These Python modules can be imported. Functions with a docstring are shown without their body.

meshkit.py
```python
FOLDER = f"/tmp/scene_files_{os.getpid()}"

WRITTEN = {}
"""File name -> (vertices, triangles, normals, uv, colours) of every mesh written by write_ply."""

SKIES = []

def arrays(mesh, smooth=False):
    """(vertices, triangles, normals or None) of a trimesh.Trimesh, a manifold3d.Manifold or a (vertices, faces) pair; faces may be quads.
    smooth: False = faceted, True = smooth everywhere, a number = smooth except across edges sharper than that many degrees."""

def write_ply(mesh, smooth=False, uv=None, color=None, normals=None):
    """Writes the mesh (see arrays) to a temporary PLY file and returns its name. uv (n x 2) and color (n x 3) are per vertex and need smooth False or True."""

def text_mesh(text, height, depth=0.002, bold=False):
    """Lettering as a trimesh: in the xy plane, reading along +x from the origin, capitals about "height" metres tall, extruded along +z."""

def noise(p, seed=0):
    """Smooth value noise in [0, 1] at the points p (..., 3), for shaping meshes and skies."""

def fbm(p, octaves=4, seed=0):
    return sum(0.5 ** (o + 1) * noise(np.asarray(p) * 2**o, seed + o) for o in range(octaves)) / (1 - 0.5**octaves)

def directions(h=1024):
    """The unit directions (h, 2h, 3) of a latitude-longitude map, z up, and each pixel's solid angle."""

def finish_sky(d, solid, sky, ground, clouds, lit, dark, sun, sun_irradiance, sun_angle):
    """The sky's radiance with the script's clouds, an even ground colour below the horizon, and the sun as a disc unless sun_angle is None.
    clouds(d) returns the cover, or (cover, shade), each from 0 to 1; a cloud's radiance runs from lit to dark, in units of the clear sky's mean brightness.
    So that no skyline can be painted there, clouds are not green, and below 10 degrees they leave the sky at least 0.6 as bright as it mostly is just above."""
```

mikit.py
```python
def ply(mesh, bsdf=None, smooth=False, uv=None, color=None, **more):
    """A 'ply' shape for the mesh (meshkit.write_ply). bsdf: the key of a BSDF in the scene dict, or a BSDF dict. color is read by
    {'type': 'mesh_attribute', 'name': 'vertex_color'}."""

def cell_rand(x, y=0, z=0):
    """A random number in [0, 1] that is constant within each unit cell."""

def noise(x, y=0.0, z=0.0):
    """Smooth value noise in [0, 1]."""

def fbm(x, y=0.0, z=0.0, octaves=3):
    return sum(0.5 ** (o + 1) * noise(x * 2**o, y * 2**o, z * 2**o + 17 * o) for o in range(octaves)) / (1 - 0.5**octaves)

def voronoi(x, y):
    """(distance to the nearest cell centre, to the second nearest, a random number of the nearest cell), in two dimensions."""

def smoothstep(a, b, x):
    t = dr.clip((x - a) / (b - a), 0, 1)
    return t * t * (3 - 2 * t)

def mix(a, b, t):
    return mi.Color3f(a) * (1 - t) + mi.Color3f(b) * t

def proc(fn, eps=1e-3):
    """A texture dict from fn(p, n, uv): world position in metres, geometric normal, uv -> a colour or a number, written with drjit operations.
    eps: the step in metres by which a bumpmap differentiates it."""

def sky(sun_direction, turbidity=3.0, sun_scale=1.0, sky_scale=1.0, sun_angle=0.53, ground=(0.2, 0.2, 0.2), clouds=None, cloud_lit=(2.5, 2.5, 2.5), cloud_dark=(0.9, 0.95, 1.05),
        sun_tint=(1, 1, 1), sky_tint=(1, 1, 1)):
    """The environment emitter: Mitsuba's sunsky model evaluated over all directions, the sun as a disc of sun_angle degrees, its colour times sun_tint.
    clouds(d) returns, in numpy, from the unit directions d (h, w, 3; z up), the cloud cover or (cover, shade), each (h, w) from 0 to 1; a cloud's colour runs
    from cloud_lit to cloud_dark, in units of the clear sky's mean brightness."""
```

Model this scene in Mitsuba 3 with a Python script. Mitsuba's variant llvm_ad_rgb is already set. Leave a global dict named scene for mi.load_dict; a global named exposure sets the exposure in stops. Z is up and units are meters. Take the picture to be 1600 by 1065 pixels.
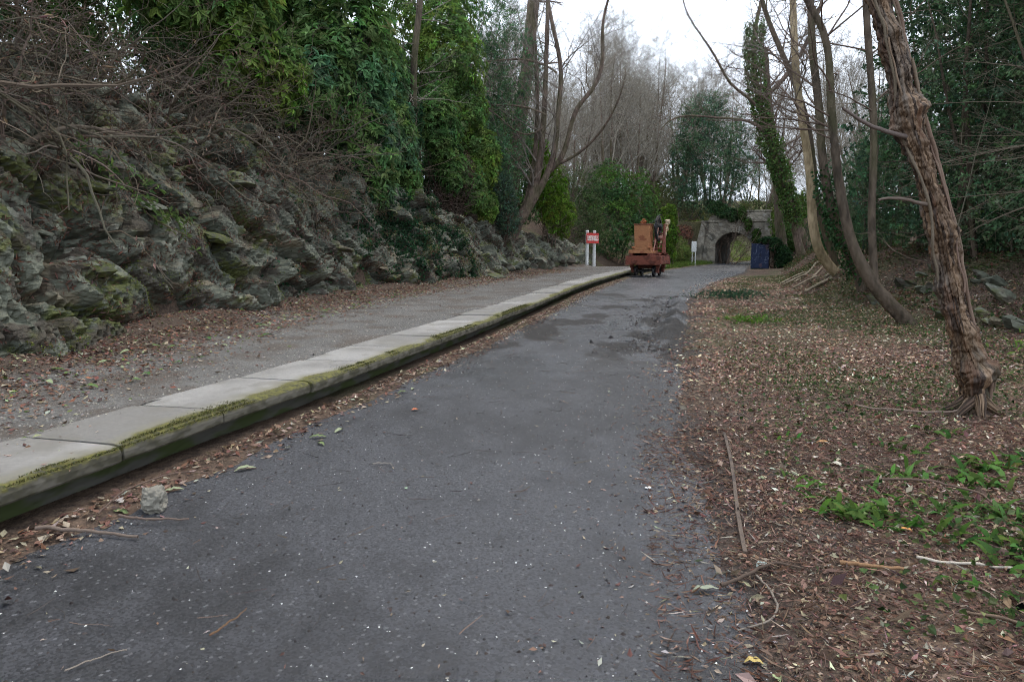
import math, numpy as np, trimesh, mitsuba as mi, drjit as dr
import mikit, meshkit
from mikit import proc, noise, fbm, voronoi, smoothstep, mix, cell_rand
from shapely.geometry import Polygon, Point

T = mi.ScalarTransform4f
scene, labels = {}, {}

# ------------------------------------------------------------------ camera, sky, exposure
EYE = 1.6
PITCH = math.radians(7.586)
scene['camera'] = {'type': 'perspective', 'fov': 72.05, 'fov_axis': 'x', 'near_clip': 0.05, 'far_clip': 2000.0,
                   'to_world': T().look_at(origin=[0, 0, EYE], target=[0, math.cos(PITCH), EYE - math.sin(PITCH)], up=[0, 0, 1])}
scene['sky'] = mikit.sky([0.25, 0.35, 0.9], turbidity=3, sun_scale=0.15, sun_angle=25, clouds=lambda d: 1.0,
                         cloud_lit=(2.38, 2.62, 2.98), ground=(0.1, 0.1, 0.1))
exposure = 2.85


# ------------------------------------------------------------------ materials
def bsdf(key, color, rough=0.8, spec=0.3, bump=None, bscale=1.0, eps=2e-3, two=True, **more):
    col = color if isinstance(color, dict) else {'type': 'rgb', 'value': list(color)} if not callable(color) else proc(color)
    b = {'type': 'principled', 'base_color': col, 'roughness': proc(rough) if callable(rough) else rough, 'specular': spec, **more}
    if bump is not None:
        b = {'type': 'bumpmap', 'tex': proc(bump, eps), 'scale': bscale, 'bsdf': b}
    scene[key] = {'type': 'twosided', 'bsdf': b} if two else b


VC = {'type': 'mesh_attribute', 'name': 'vertex_color'}
scene['leaf'] = {'type': 'principledthin', 'base_color': VC, 'roughness': 0.4, 'diff_trans': 0.6, 'eta': 1.5}
scene['leaf_glossy'] = {'type': 'principledthin', 'base_color': VC, 'roughness': 0.28, 'diff_trans': 0.4, 'eta': 1.7}
bsdf('litter', VC, 0.75, 0.25)
bsdf('twig', VC, 0.85, 0.2)


def rock_color(p, n, uv):
    f = fbm(p.x * 1.1, p.y * 1.1, p.z * 1.8, 4)
    g = fbm(p.x * 14, p.y * 14, p.z * 22, 3)
    c = mix((0.050, 0.056, 0.042), (0.165, 0.173, 0.132), smoothstep(0.3, 0.72, f * 0.75 + g * 0.25))
    warm = smoothstep(0.6, 0.72, fbm(p.x * 2.1 + 9, p.y * 2.1, p.z * 3, 3))
    c = mix(c, (0.19, 0.15, 0.10), warm * 0.6)
    moss = smoothstep(0.53, 0.63, fbm(p.x * 1.5 + 31, p.y * 1.5, p.z * 1.7, 4)) * smoothstep(0.3, 0.55, g)
    c = mix(c, mix((0.045, 0.06, 0.016), (0.11, 0.12, 0.03), g), moss * 0.85)
    dirt = smoothstep(0.52, 0.62, fbm(p.x * 2.6 + 5, p.y * 2.6 + 50, p.z * 2.6, 4))
    c = mix(c, (0.045, 0.033, 0.026), dirt * 0.75)
    lich = smoothstep(0.66, 0.7, noise(p.x * 7, p.y * 7, p.z * 7)) * smoothstep(0.5, 0.62, fbm(p.x * 0.7 + 3, p.y * 0.7, p.z * 0.7, 2))
    return mix(c, (0.30, 0.31, 0.26), lich * 0.4)


bsdf('rock', rock_color, 0.75, 0.3, lambda p, n, uv: fbm(p.x * 11, p.y * 11, p.z * 26, 4), 0.05, 4e-3)


def soil_color(p, n, uv):
    f = fbm(p.x * 0.9, p.y * 0.9, 0, 4)
    g = fbm(p.x * 23, p.y * 23, p.z * 23, 3)
    c = mix((0.045, 0.033, 0.026), (0.115, 0.08, 0.058), smoothstep(0.35, 0.68, g * 0.65 + f * 0.35))
    grn = smoothstep(0.5, 0.64, fbm(p.x * 0.5 + 40, p.y * 0.5, 0, 4))
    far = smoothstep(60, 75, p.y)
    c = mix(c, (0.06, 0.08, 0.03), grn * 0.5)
    d1, d2, w = voronoi(p.x * 60 + 3, p.y * 60)
    c = mix(c, mix((0.05, 0.035, 0.028), (0.20, 0.14, 0.10), w), 0.5 * smoothstep(0.5, 0.3, d1))
    # cinders trodden from the path into its edge; uv.x is the distance from that edge
    e = smoothstep(0.75, 0.0, uv.x + (fbm(p.x * 2.2, p.y * 2.2, 4, 4) - 0.5) * 1.3) * smoothstep(-1.5, -0.5, uv.x)
    c = mix(c, mix((0.026, 0.025, 0.026), (0.06, 0.056, 0.054), w), e * 0.85)
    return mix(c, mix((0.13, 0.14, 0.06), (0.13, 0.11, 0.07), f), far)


bsdf('soil', soil_color, 0.9, 0.15, lambda p, n, uv: fbm(p.x * 30, p.y * 30, p.z * 30, 3), 0.03, 4e-3)


def mud_mask(p):
    return smoothstep(0.47, 0.6, fbm(p.x * 0.55 + 7, p.y * 0.35 + 3, 0, 4))


def path_color(p, n, uv):
    d1, d2, w = voronoi(p.x * 95, p.y * 95)
    e1, e2, w2 = voronoi(p.x * 34 + 9, p.y * 34)
    f = fbm(p.x * 0.7, p.y * 0.45, 0, 4)
    c = mix((0.017, 0.017, 0.019), (0.043, 0.0437, 0.049), smoothstep(0.32, 0.68, f * 0.6 + 0.4 * fbm(p.x * 4, p.y * 3, 0, 4)))
    c = c * (0.5 + 1.0 * w)
    c = mix(c, (0.14, 0.14, 0.145), dr.select(w2 > 0.92, 0.6, 0) * smoothstep(0.32, 0.2, e1))
    c = mix(c, (0.022, 0.021, 0.022), dr.select(w2 < 0.13, 0.85, 0) * smoothstep(0.42, 0.3, e1))
    edge = smoothstep(0.07, 0.0, dr.minimum(uv.x, 1 - uv.x) + (fbm(p.x * 3, p.y * 3, 0, 3) - 0.5) * 0.1)
    c = mix(c, (0.05, 0.038, 0.03), edge * 0.8)
    return mix(c, mix((0.009, 0.0075, 0.006), (0.022, 0.019, 0.016), w), smoothstep(0.50, 0.66, fbm(p.x * 1.7 + 7, p.y * 0.8 + 3, 0, 5) + 0.13 * smoothstep(0.5, 1.0, uv.x)) * smoothstep(8, 11, p.y) * smoothstep(30, 20, p.y) * 0.8)


def path_rough(p, n, uv):
    wet = smoothstep(0.44, 0.58, fbm(p.x * 0.6 + 11, p.y * 0.5 + 30, 0, 4)) * smoothstep(6.5, 10, p.y)
    mud = smoothstep(0.50, 0.66, fbm(p.x * 1.7 + 7, p.y * 0.8 + 3, 0, 5) + 0.13 * smoothstep(0.5, 1.0, uv.x)) * smoothstep(8, 11, p.y) * smoothstep(30, 20, p.y)
    return 0.55 - 0.33 * wet * (1 - mud) + 0.25 * mud


def path_bump(p, n, uv):
    d1, d2, w = voronoi(p.x * 95, p.y * 95)
    return 0.0045 * w * smoothstep(0.6, 0.1, d1) + 0.012 * fbm(p.x * 9, p.y * 9, 0, 3)


bsdf('tarmac', path_color, path_rough, 0.5, path_bump, 1.0, 1.5e-3)


def gravel_color(p, n, uv):
    d1, d2, w = voronoi(p.x * 55, p.y * 55)
    f = fbm(p.x * 1.4, p.y * 1.4, 0, 4)
    c = mix((0.085, 0.08, 0.074), (0.195, 0.187, 0.174), w)
    c = c * (0.75 + 0.4 * f)
    soil = smoothstep(1.15, 0.45, uv.x + (fbm(p.x * 1.8, p.y * 1.8, 2, 5) - 0.5) * 1.6)
    c = mix(c, mix((0.05, 0.036, 0.028), (0.125, 0.088, 0.065), w), soil * 0.9)
    earth = smoothstep(0.42, 0.66, fbm(p.x * 2.3 + 4, p.y * 2.3, 0, 5)) * (0.4 + 0.6 * cell_rand(dr.floor(p.x * 70), dr.floor(p.y * 70)))
    return mix(c, (0.085, 0.065, 0.05), earth * 0.75)


bsdf('gravel', gravel_color, 0.9, 0.15, lambda p, n, uv: (lambda v: v[2] * smoothstep(0.6, 0.1, v[0]))(voronoi(p.x * 55, p.y * 55)), 0.01, 2e-3)


def slab_color(p, n, uv):
    f = fbm(p.x * 1.6, p.y * 1.6, p.z * 3, 4)
    g = fbm(p.x * 40, p.y * 40, p.z * 40, 3)
    one = cell_rand(dr.floor(uv.x + 0.001) + 0.5)
    c = mix((0.165, 0.157, 0.145), (0.25, 0.24, 0.225), smoothstep(0.3, 0.7, f * 0.5 + one * 0.5)) * (0.82 + 0.36 * g)
    c = mix(c, (0.15, 0.14, 0.12), smoothstep(0.48, 0.66, fbm(p.x * 4, p.y * 4, p.z * 5, 5)) * 0.6)
    # moss grows in along the front edge, in patches with their own outline
    reach = 0.075 + 0.30 * (fbm(p.x * 1.6 + 8, p.y * 1.6, 0, 4) - 0.42) + 0.07 * (g - 0.5)
    m = smoothstep(0.03, -0.03, uv.y - reach)
    film = smoothstep(0.15, -0.05, uv.y - reach - 0.05 * g)
    c = mix(c, (0.17, 0.16, 0.11), film * 0.75)
    mosscol = mix((0.045, 0.045, 0.018), (0.12, 0.112, 0.026), smoothstep(0.3, 0.7, g))
    c = mix(c, mosscol, m * 0.9)
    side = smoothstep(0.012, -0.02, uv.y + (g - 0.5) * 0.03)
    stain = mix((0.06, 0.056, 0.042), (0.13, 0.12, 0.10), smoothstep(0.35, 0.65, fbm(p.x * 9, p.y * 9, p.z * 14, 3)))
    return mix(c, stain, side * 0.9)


bsdf('slab', slab_color, 0.85, 0.25, lambda p, n, uv: fbm(p.x * 45, p.y * 45, p.z * 45, 3), 0.006, 2e-3)
bsdf('dark_wall', lambda p, n, uv: mix((0.12, 0.115, 0.097), (0.075, 0.095, 0.036), smoothstep(0.4, 0.62, fbm(p.x * 3, p.y * 3, p.z * 7, 4))), 0.9, 0.2,
     lambda p, n, uv: fbm(p.x * 14, p.y * 14, p.z * 24, 3), 0.04, 4e-3)


def near_bark(p, n, uv):
    # peeling plates stretched along the trunk: pale inner bark, dark fissures
    f = fbm(uv.x * 9, uv.y * 2.2, 0, 4)
    g = fbm(uv.x * 40, uv.y * 9, 3, 3)
    c = mix((0.10, 0.064, 0.040), (0.29, 0.195, 0.125), smoothstep(0.36, 0.66, f * 0.6 + g * 0.4))
    grey = smoothstep(0.5, 0.62, fbm(uv.x * 4 + 7, uv.y * 1.5, 1, 4))
    c = mix(c, (0.15, 0.13, 0.11), grey * 0.6)
    red = smoothstep(0.55, 0.66, fbm(uv.x * 5 + 17, uv.y * 1.8, 2, 3))
    c = mix(c, (0.17, 0.075, 0.04), red * 0.35)
    crack = smoothstep(0.44, 0.36, fbm(uv.x * 16 + 2, uv.y * 3.0, 5, 4))
    c = mix(c, (0.04, 0.028, 0.022), crack * 0.85)
    mossy = smoothstep(0.52, 0.62, fbm(p.x * 6, p.y * 6, p.z * 3, 3)) * smoothstep(1.0, 0.2, p.z)
    return mix(c, (0.055, 0.05, 0.025), mossy * 0.6)


bsdf('bark_peeling', near_bark, 0.65, 0.35, lambda p, n, uv: fbm(uv.x * 22, uv.y * 5, 0, 4), 0.05, 4e-3)


def bark_fn(lo, hi, green=0.0):
    def fn(p, n, uv):
        g = fbm(p.x * 16, p.y * 16, p.z * 4, 3)
        f = fbm(p.x * 2.5 + 3, p.y * 2.5, p.z * 1.2, 3)
        c = mix(lo, hi, smoothstep(0.3, 0.7, g * 0.6 + f * 0.4))
        return mix(c, (0.075, 0.085, 0.03), smoothstep(0.45, 0.62, fbm(p.x * 3, p.y * 3, p.z * 0.9 + 6, 3)) * green)
    return fn


bark_bump = lambda p, n, uv: fbm(p.x * 24, p.y * 24, p.z * 5, 3)
bsdf('bark_brown', bark_fn((0.07, 0.05, 0.04), (0.19, 0.14, 0.11), 0.35), 0.85, 0.2, bark_bump, 0.03, 4e-3)
bsdf('bark_pale', bark_fn((0.24, 0.18, 0.105), (0.47, 0.37, 0.235), 0.3), 0.8, 0.2, bark_bump, 0.015, 4e-3)
bsdf('bark_olive', bark_fn((0.05, 0.04, 0.03), (0.13, 0.10, 0.074), 0.3), 0.85, 0.2, bark_bump, 0.03, 4e-3)


def masonry(p, n, uv):
    row = dr.floor(p.z / 0.26)
    d1, d2, w = voronoi(uv.x / 0.34 + 0.5 * row, uv.y / 0.24)
    f = fbm(p.x * 0.9, p.y * 0.9, p.z * 0.9, 4)
    c = mix((0.17, 0.152, 0.122), (0.37, 0.335, 0.275), w) * (0.55 + 0.8 * f)
    c = mix(c, (0.22, 0.205, 0.18), smoothstep(0.1, 0.03, d2 - d1) * 0.8)
    stain = smoothstep(0.45, 0.62, fbm(p.x * 1.6 + 3, p.y * 1.6, p.z * 0.8, 4))
    c = mix(c, (0.055, 0.055, 0.045), stain * 0.7)
    return mix(c, (0.36, 0.35, 0.32), smoothstep(0.62, 0.72, fbm(p.x * 2.4, p.y * 2.4, p.z * 2.4, 3)) * 0.6)


bsdf('bridge_stone', masonry, 0.9, 0.2, lambda p, n, uv: (lambda v: smoothstep(0.0, 0.14, v[1] - v[0]))(voronoi(uv.x / 0.34, uv.y / 0.24)), 0.03, 6e-3)
bsdf('pale_stone', lambda p, n, uv: mix((0.13, 0.12, 0.10), (0.30, 0.285, 0.24), fbm(p.x * 30, p.y * 30, p.z * 30, 4)), 0.9, 0.2)
bsdf('shaded_vault', lambda p, n, uv: mix((0.085, 0.08, 0.07), (0.17, 0.155, 0.135), fbm(p.x * 2, p.y * 2, p.z * 2, 4)), 0.9, 0.2)  # vault stone toned below the bridge stone: tunnel shade put into the colour


def worn(base, under, amount, scale=6.0):
    def fn(p, n, uv):
        f = fbm(p.x * scale, p.y * scale, p.z * scale, 4)
        g = fbm(p.x * scale * 5, p.y * scale * 5, p.z * scale * 5, 2)
        return mix(mi.Color3f(base) * (0.8 + 0.4 * g), under, smoothstep(0.62 - amount, 0.72 - amount, f))
    return fn


bsdf('box_brown', worn((0.40, 0.18, 0.085), (0.27, 0.10, 0.05), 0.06, 3.0), 0.65, 0.3)
bsdf('chassis_rust', worn((0.20, 0.064, 0.043), (0.12, 0.042, 0.03), 0.12, 5.0), 0.75, 0.3)
bsdf('black_iron', worn((0.018, 0.018, 0.02), (0.05, 0.03, 0.02), 0.02, 6.0), 0.5, 0.5)
bsdf('pink_paint', worn((0.55, 0.30, 0.24), (0.25, 0.09, 0.06), 0.05, 6.0), 0.6, 0.3)
bsdf('cream_paint', worn((0.46, 0.37, 0.25), (0.26, 0.14, 0.08), 0.10, 6.0), 0.65, 0.3)
bsdf('rust_lump', worn((0.38, 0.15, 0.07), (0.22, 0.08, 0.04), 0.1, 7.0), 0.8, 0.2)
bsdf('white_paint', worn((0.74, 0.75, 0.73), (0.42, 0.44, 0.40), 0.0, 3.0), 0.5, 0.4)
bsdf('sign_red', worn((0.55, 0.045, 0.04), (0.40, 0.05, 0.045), 0.05, 3.0), 0.45, 0.4)
bsdf('letter_white', (0.82, 0.80, 0.74), 0.5, 0.3)


def graffiti(p, n, uv):
    c = mix((0.009, 0.017, 0.045), (0.017, 0.03, 0.08), fbm(p.x * 3, p.y * 3, p.z * 2, 3))
    s = smoothstep(0.035, 0.012, dr.abs(noise(uv.x * 5, uv.y * 5, 3) - 0.5)) * smoothstep(0.3, 0.4, noise(uv.x * 2.1, uv.y * 2.1, 8))
    c = mix(c, (0.22, 0.26, 0.34), s * 0.5)
    return mix(c, (0.10, 0.06, 0.07), smoothstep(0.84, 0.88, noise(uv.x * 3 + 5, uv.y * 3, 12)) * 0.6)


bsdf('blue_paint', graffiti, 0.6, 0.3)
bsdf('old_wood', bark_fn((0.14, 0.115, 0.085), (0.33, 0.28, 0.21), 0.25), 0.85, 0.2)
bsdf('petal', (0.78, 0.78, 0.76), 0.7, 0.2)
bsdf('strip_rust', worn((0.10, 0.075, 0.058), (0.055, 0.042, 0.036), 0.1, 9.0), 0.75, 0.3)


# ------------------------------------------------------------------ helpers
used = {}


def numbered(name):
    k = used.get(name, 0)
    assert k or name not in scene, name
    used[name] = k + 1
    return name if k == 0 else '%s_%03d' % (name, k)


NTH = ['first', 'second', 'third', 'fourth', 'fifth', 'sixth', 'seventh', 'eighth', 'ninth', 'tenth', 'eleventh', 'twelfth', 'thirteenth', 'fourteenth', 'fifteenth', 'sixteenth', 'seventeenth', 'eighteenth', 'nineteenth', 'twentieth']


def nth_from_left(spots):
    """The rank, in words, of each spot (x, y, ...) from left to right as seen from the path."""
    r = np.argsort(np.argsort([q[0] / q[1] for q in spots]))
    return [NTH[i] for i in r]


def thing(name, label, category, group=None, kind=None):
    key = numbered(name)
    labels[key] = {'label': label}
    if category:
        labels[key]['category'] = category
    if group:
        labels[key]['group'] = group
    if kind:
        labels[key]['kind'] = kind
    return key


def put(parent, name, shape, label=None, kind=None):
    key = numbered(parent + '__' + name)
    scene[key] = shape
    if label or kind:
        labels[key] = {}
        if label:
            labels[key]['label'] = label
        if kind:
            labels[key]['kind'] = kind
    return key


def struct(name, shape, label):
    key = numbered(name)
    scene[key] = shape
    labels[key] = {'label': label, 'kind': 'structure'}
    return key


class Bag:
    """Collects (vertices, triangles, colours) of one part."""

    def __init__(self):
        self.v, self.f, self.c, self.n = [], [], [], 0

    def add(self, v, f, c=None):
        v, f = np.asarray(v, float), np.asarray(f, int)
        self.v.append(v)
        self.f.append(f + self.n)
        self.n += len(v)
        if c is not None:
            self.c.append(np.broadcast_to(np.asarray(c, float), (len(v), 3)))
        return self

    def mesh(self):
        return np.vstack(self.v), np.vstack(self.f)

    def ply(self, b, smooth=False, **more):
        return mikit.ply(self.mesh(), b, smooth=smooth, color=np.vstack(self.c) if self.c else None, **more)


def unit(a):
    return a / np.maximum(np.linalg.norm(a, axis=-1, keepdims=True), 1e-12)


def tubes(P, R, sides=3):
    """n polylines of k points as tapered tubes: P (n, k, 3), R (n, k)."""
    P, R = np.asarray(P, float), np.asarray(R, float)
    if P.ndim == 2:
        P, R = P[None], R[None]
    n, k, _ = P.shape
    t = unit(np.gradient(P, axis=1))
    main = unit(P[:, -1] - P[:, 0] + 1e-9)
    ref = np.where(np.abs(main[:, 2:]) > 0.8, [[1.0, 0.13, 0.07]], [[0.11, 0.07, 1.0]])[:, None]
    a = unit(np.cross(t, ref))
    b = np.cross(t, a)
    g = np.arange(sides) * 2 * np.pi / sides
    v = P[:, :, None] + R[:, :, None, None] * (np.cos(g)[:, None] * a[:, :, None] + np.sin(g)[:, None] * b[:, :, None])
    i = np.arange(n)[:, None, None] * k * sides
    j = np.arange(k - 1)[None, :, None] * sides
    s = np.arange(sides)[None, None]
    s2 = (s + 1) % sides
    q = np.stack([i + j + s, i + j + s2, i + j + sides + s2, i + j + sides + s], -1).reshape(-1, 4)
    return v.reshape(-1, 3), np.vstack([q[:, [0, 2, 1]], q[:, [0, 3, 2]]])


def grow(start, dirs, length, k, rng, up=0.0, wob=0.15, pull=None):
    """Polylines (n, k, 3) that start at START along DIRS, bending up (or down) and wobbling."""
    n = len(start)
    P = np.zeros((n, k, 3))
    P[:, 0] = start
    d = unit(np.array(dirs, float))
    step = (np.asarray(length) / (k - 1)).reshape(-1, 1)
    for i in range(1, k):
        P[:, i] = P[:, i - 1] + d * step
        d = d + wob * rng.normal(size=(n, 3))
        d[:, 2] += up
        if pull is not None:
            d += pull
        d = unit(d)
    return P


def children(P, R, m, rng, t0=0.25, t1=0.98, ang=(35, 65), lf=(0.35, 0.6), rf=0.55, up=0.05, wob=0.12, k=4, tip=0.25, rmin=0.002, taper=0.5):
    """m side shoots on each of the polylines P: their polylines and radii."""
    n, kp, _ = P.shape
    t = rng.uniform(t0, t1, (n, m))
    f = t * (kp - 1)
    i = np.minimum(f.astype(int), kp - 2)
    w = (f - i)[..., None]
    r = np.arange(n)[:, None]
    A, B = P[r, i], P[r, i + 1]
    s = (A * (1 - w) + B * w).reshape(-1, 3)
    d = unit(B - A).reshape(-1, 3)
    rad = (R[r, i] * (1 - w[..., 0]) + R[r, i + 1] * w[..., 0]).reshape(-1)
    perp = unit(np.cross(d, rng.normal(size=d.shape)))
    an = np.radians(rng.uniform(*ang, len(d)))[:, None]
    dirs = d * np.cos(an) + perp * np.sin(an)
    L = np.linalg.norm(np.diff(P, axis=1), axis=2).sum(1)
    length = (np.repeat(L, m) * rng.uniform(*lf, n * m)) * (1 - taper * (t.reshape(-1) - t0))
    C = grow(s, dirs, length, k, rng, up, wob)
    r0 = np.maximum(rad * rf, rmin)
    return C, r0[:, None] * np.linspace(1, tip, k)[None]


def resample(pts, k, rng=None, wob=0.0):
    """A smooth curve of k points through PTS."""
    from scipy.interpolate import CubicSpline
    p = np.asarray(pts, float)
    s = np.r_[0, np.cumsum(np.linalg.norm(np.diff(p, axis=0), axis=1))]
    q = CubicSpline(s, p)(np.linspace(0, s[-1], k))
    if rng is not None and wob:
        w = rng.normal(size=q.shape) * wob
        w[0] = 0
        q = q + (w + np.roll(w, 1, 0) + np.roll(w, -1, 0)) / 3
    return q


def trunk_mesh(pts, radii, k, sides, seed, bump=0.06, freq=3.0, flare=0.0):
    """One bark-skinned stem: (vertices, triangles, uv) with a lumpy, fluted surface."""
    rng = np.random.default_rng(seed)
    p = resample(pts, k)
    r = np.interp(np.linspace(0, 1, k), np.linspace(0, 1, len(radii)), radii)
    v, f = tubes(p, r, sides)
    c = np.repeat(p, sides, 0)
    out = v - c
    q = np.stack([v[:, 0] * freq * 1.6, v[:, 1] * freq * 1.6, v[:, 2] * freq * 0.55], 1)
    amount = 1 + bump * 4 * (meshkit.fbm(q + seed, 3) - 0.5)
    if flare:
        along = np.repeat(np.linspace(0, 1, k), sides)
        g = np.tile(np.arange(sides) * 2 * np.pi / sides, k)
        h = np.exp(-along * 14)
        amount += flare * h * (0.75 + 0.5 * np.cos(g * 5 + seed))
    v = c + out * amount[:, None]
    length = np.r_[0, np.cumsum(np.linalg.norm(np.diff(p, axis=0), axis=1))]
    g = np.tile(np.arange(sides) / sides, k)
    return v, f, np.stack([np.minimum(g, 1 - g) * 2, np.repeat(length, sides)], 1)


def colors(base, n, rng, spread=0.25, hue=0.12):
    b = np.broadcast_to(np.asarray(base, float), (n, 3))
    return np.clip(b * (1 + spread * rng.normal(size=(n, 1))) * (1 + hue * rng.normal(size=(n, 3))), 0.004, 0.9)


def leaf_mesh(pos, d, nrm, L, W, col, fold=0.22, droop=0.12, wide=0.45):
    """Folded diamond leaves, two triangles each."""
    d = unit(d)
    side = unit(np.cross(d, nrm))
    up = np.cross(side, d)
    L, W = np.broadcast_to(L, len(pos))[:, None], np.broadcast_to(W, len(pos))[:, None]
    mid = pos + d * L * wide
    v = np.stack([pos, mid + side * W / 2 + up * W * fold, pos + d * L - up * L * droop, mid - side * W / 2 + up * W * fold], 1)
    i = np.arange(len(pos))[:, None] * 4
    f = np.concatenate([i + [0, 1, 2], i + [0, 2, 3]])
    return v.reshape(-1, 3), f, np.repeat(np.broadcast_to(col, (len(pos), 3)), 4, 0)


def whorls(c, axis, per, rng, L, W, col, spread=(50, 105), fold=0.2, droop=0.2, var=0.25):
    """Rosettes of PER leaves round AXIS at the points C."""
    m = len(c)
    axis = unit(axis)
    c2 = np.repeat(c, per, 0)
    a2 = np.repeat(axis, per, 0)
    perp = unit(np.cross(a2, rng.normal(size=a2.shape)))
    ph = np.radians(rng.uniform(*spread, m * per))[:, None]
    d = a2 * np.cos(ph) + perp * np.sin(ph)
    nrm = a2 + 0.35 * rng.normal(size=a2.shape)
    l = L * rng.uniform(0.65, 1.2, m * per)
    cc = np.repeat(colors(col, m, rng, var, 0.10), per, 0) * (1 + 0.18 * rng.normal(size=(m * per, 1)))
    return leaf_mesh(c2 + d * 0.01, d, nrm, l, l * W / L, np.clip(cc, 0.004, 0.9), fold, droop)


def ball_points(blobs, n, rng, shell=(0.7, 1.0), lump=0.35, size=1.0):
    """Points and outward directions near the surfaces of ellipsoids, lumpy, none deep inside a neighbour."""
    blobs = [(np.asarray(c, float), np.asarray(r, float)) for c, r in blobs]
    area = np.array([np.prod(r) ** (2 / 3) for _, r in blobs])
    pts, out = [], []
    for (c, r), a in zip(blobs, area / area.sum()):
        m = int(n * a) + 1
        u = unit(rng.normal(size=(m, 3)))
        s = rng.uniform(*shell, m)[:, None]
        p0 = c + u * r
        s = s * (1 + lump * 2 * (meshkit.fbm(p0 / size * 1.1 + 7, 2) - 0.5))[:, None]
        p = c + u * r * s
        keep = np.ones(m, bool)
        for c2, r2 in blobs:
            if c2 is not c:
                keep &= (((p - c2) / r2) ** 2).sum(1) > 0.45
        pts.append(p[keep])
        out.append(unit(u / r)[keep])
    return np.vstack(pts), np.vstack(out)


def box(x0, x1, y0, y1, z0, z1, bevel=0.0):
    if bevel:
        import manifold3d as m3
        b = min(bevel, (x1 - x0) / 2.2, (y1 - y0) / 2.2, (z1 - z0) / 2.2)
        v = []
        for sx in (x0, x1):
            for sy in (y0, y1):
                for sz in (z0, z1):
                    ix, iy, iz = (b if sx == x0 else -b), (b if sy == y0 else -b), (b if sz == z0 else -b)
                    v += [(sx, sy + iy, sz + iz), (sx + ix, sy, sz + iz), (sx + ix, sy + iy, sz)]
        return trimesh.convex.convex_hull(np.array(v))
    return trimesh.creation.box(bounds=[[x0, y0, z0], [x1, y1, z1]])


def cyl(a, b, r, n=20):
    return trimesh.creation.cylinder(radius=r, segment=[a, b], sections=n)


def stone_mesh(size, rng, n=14):
    """An angular stone: the hull of a few points."""
    p = unit(rng.normal(size=(n, 3))) * rng.uniform(0.75, 1.0, (n, 1))
    h = trimesh.convex.convex_hull(p * np.asarray(size))
    return np.array(h.vertices), np.array(h.faces)


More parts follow.
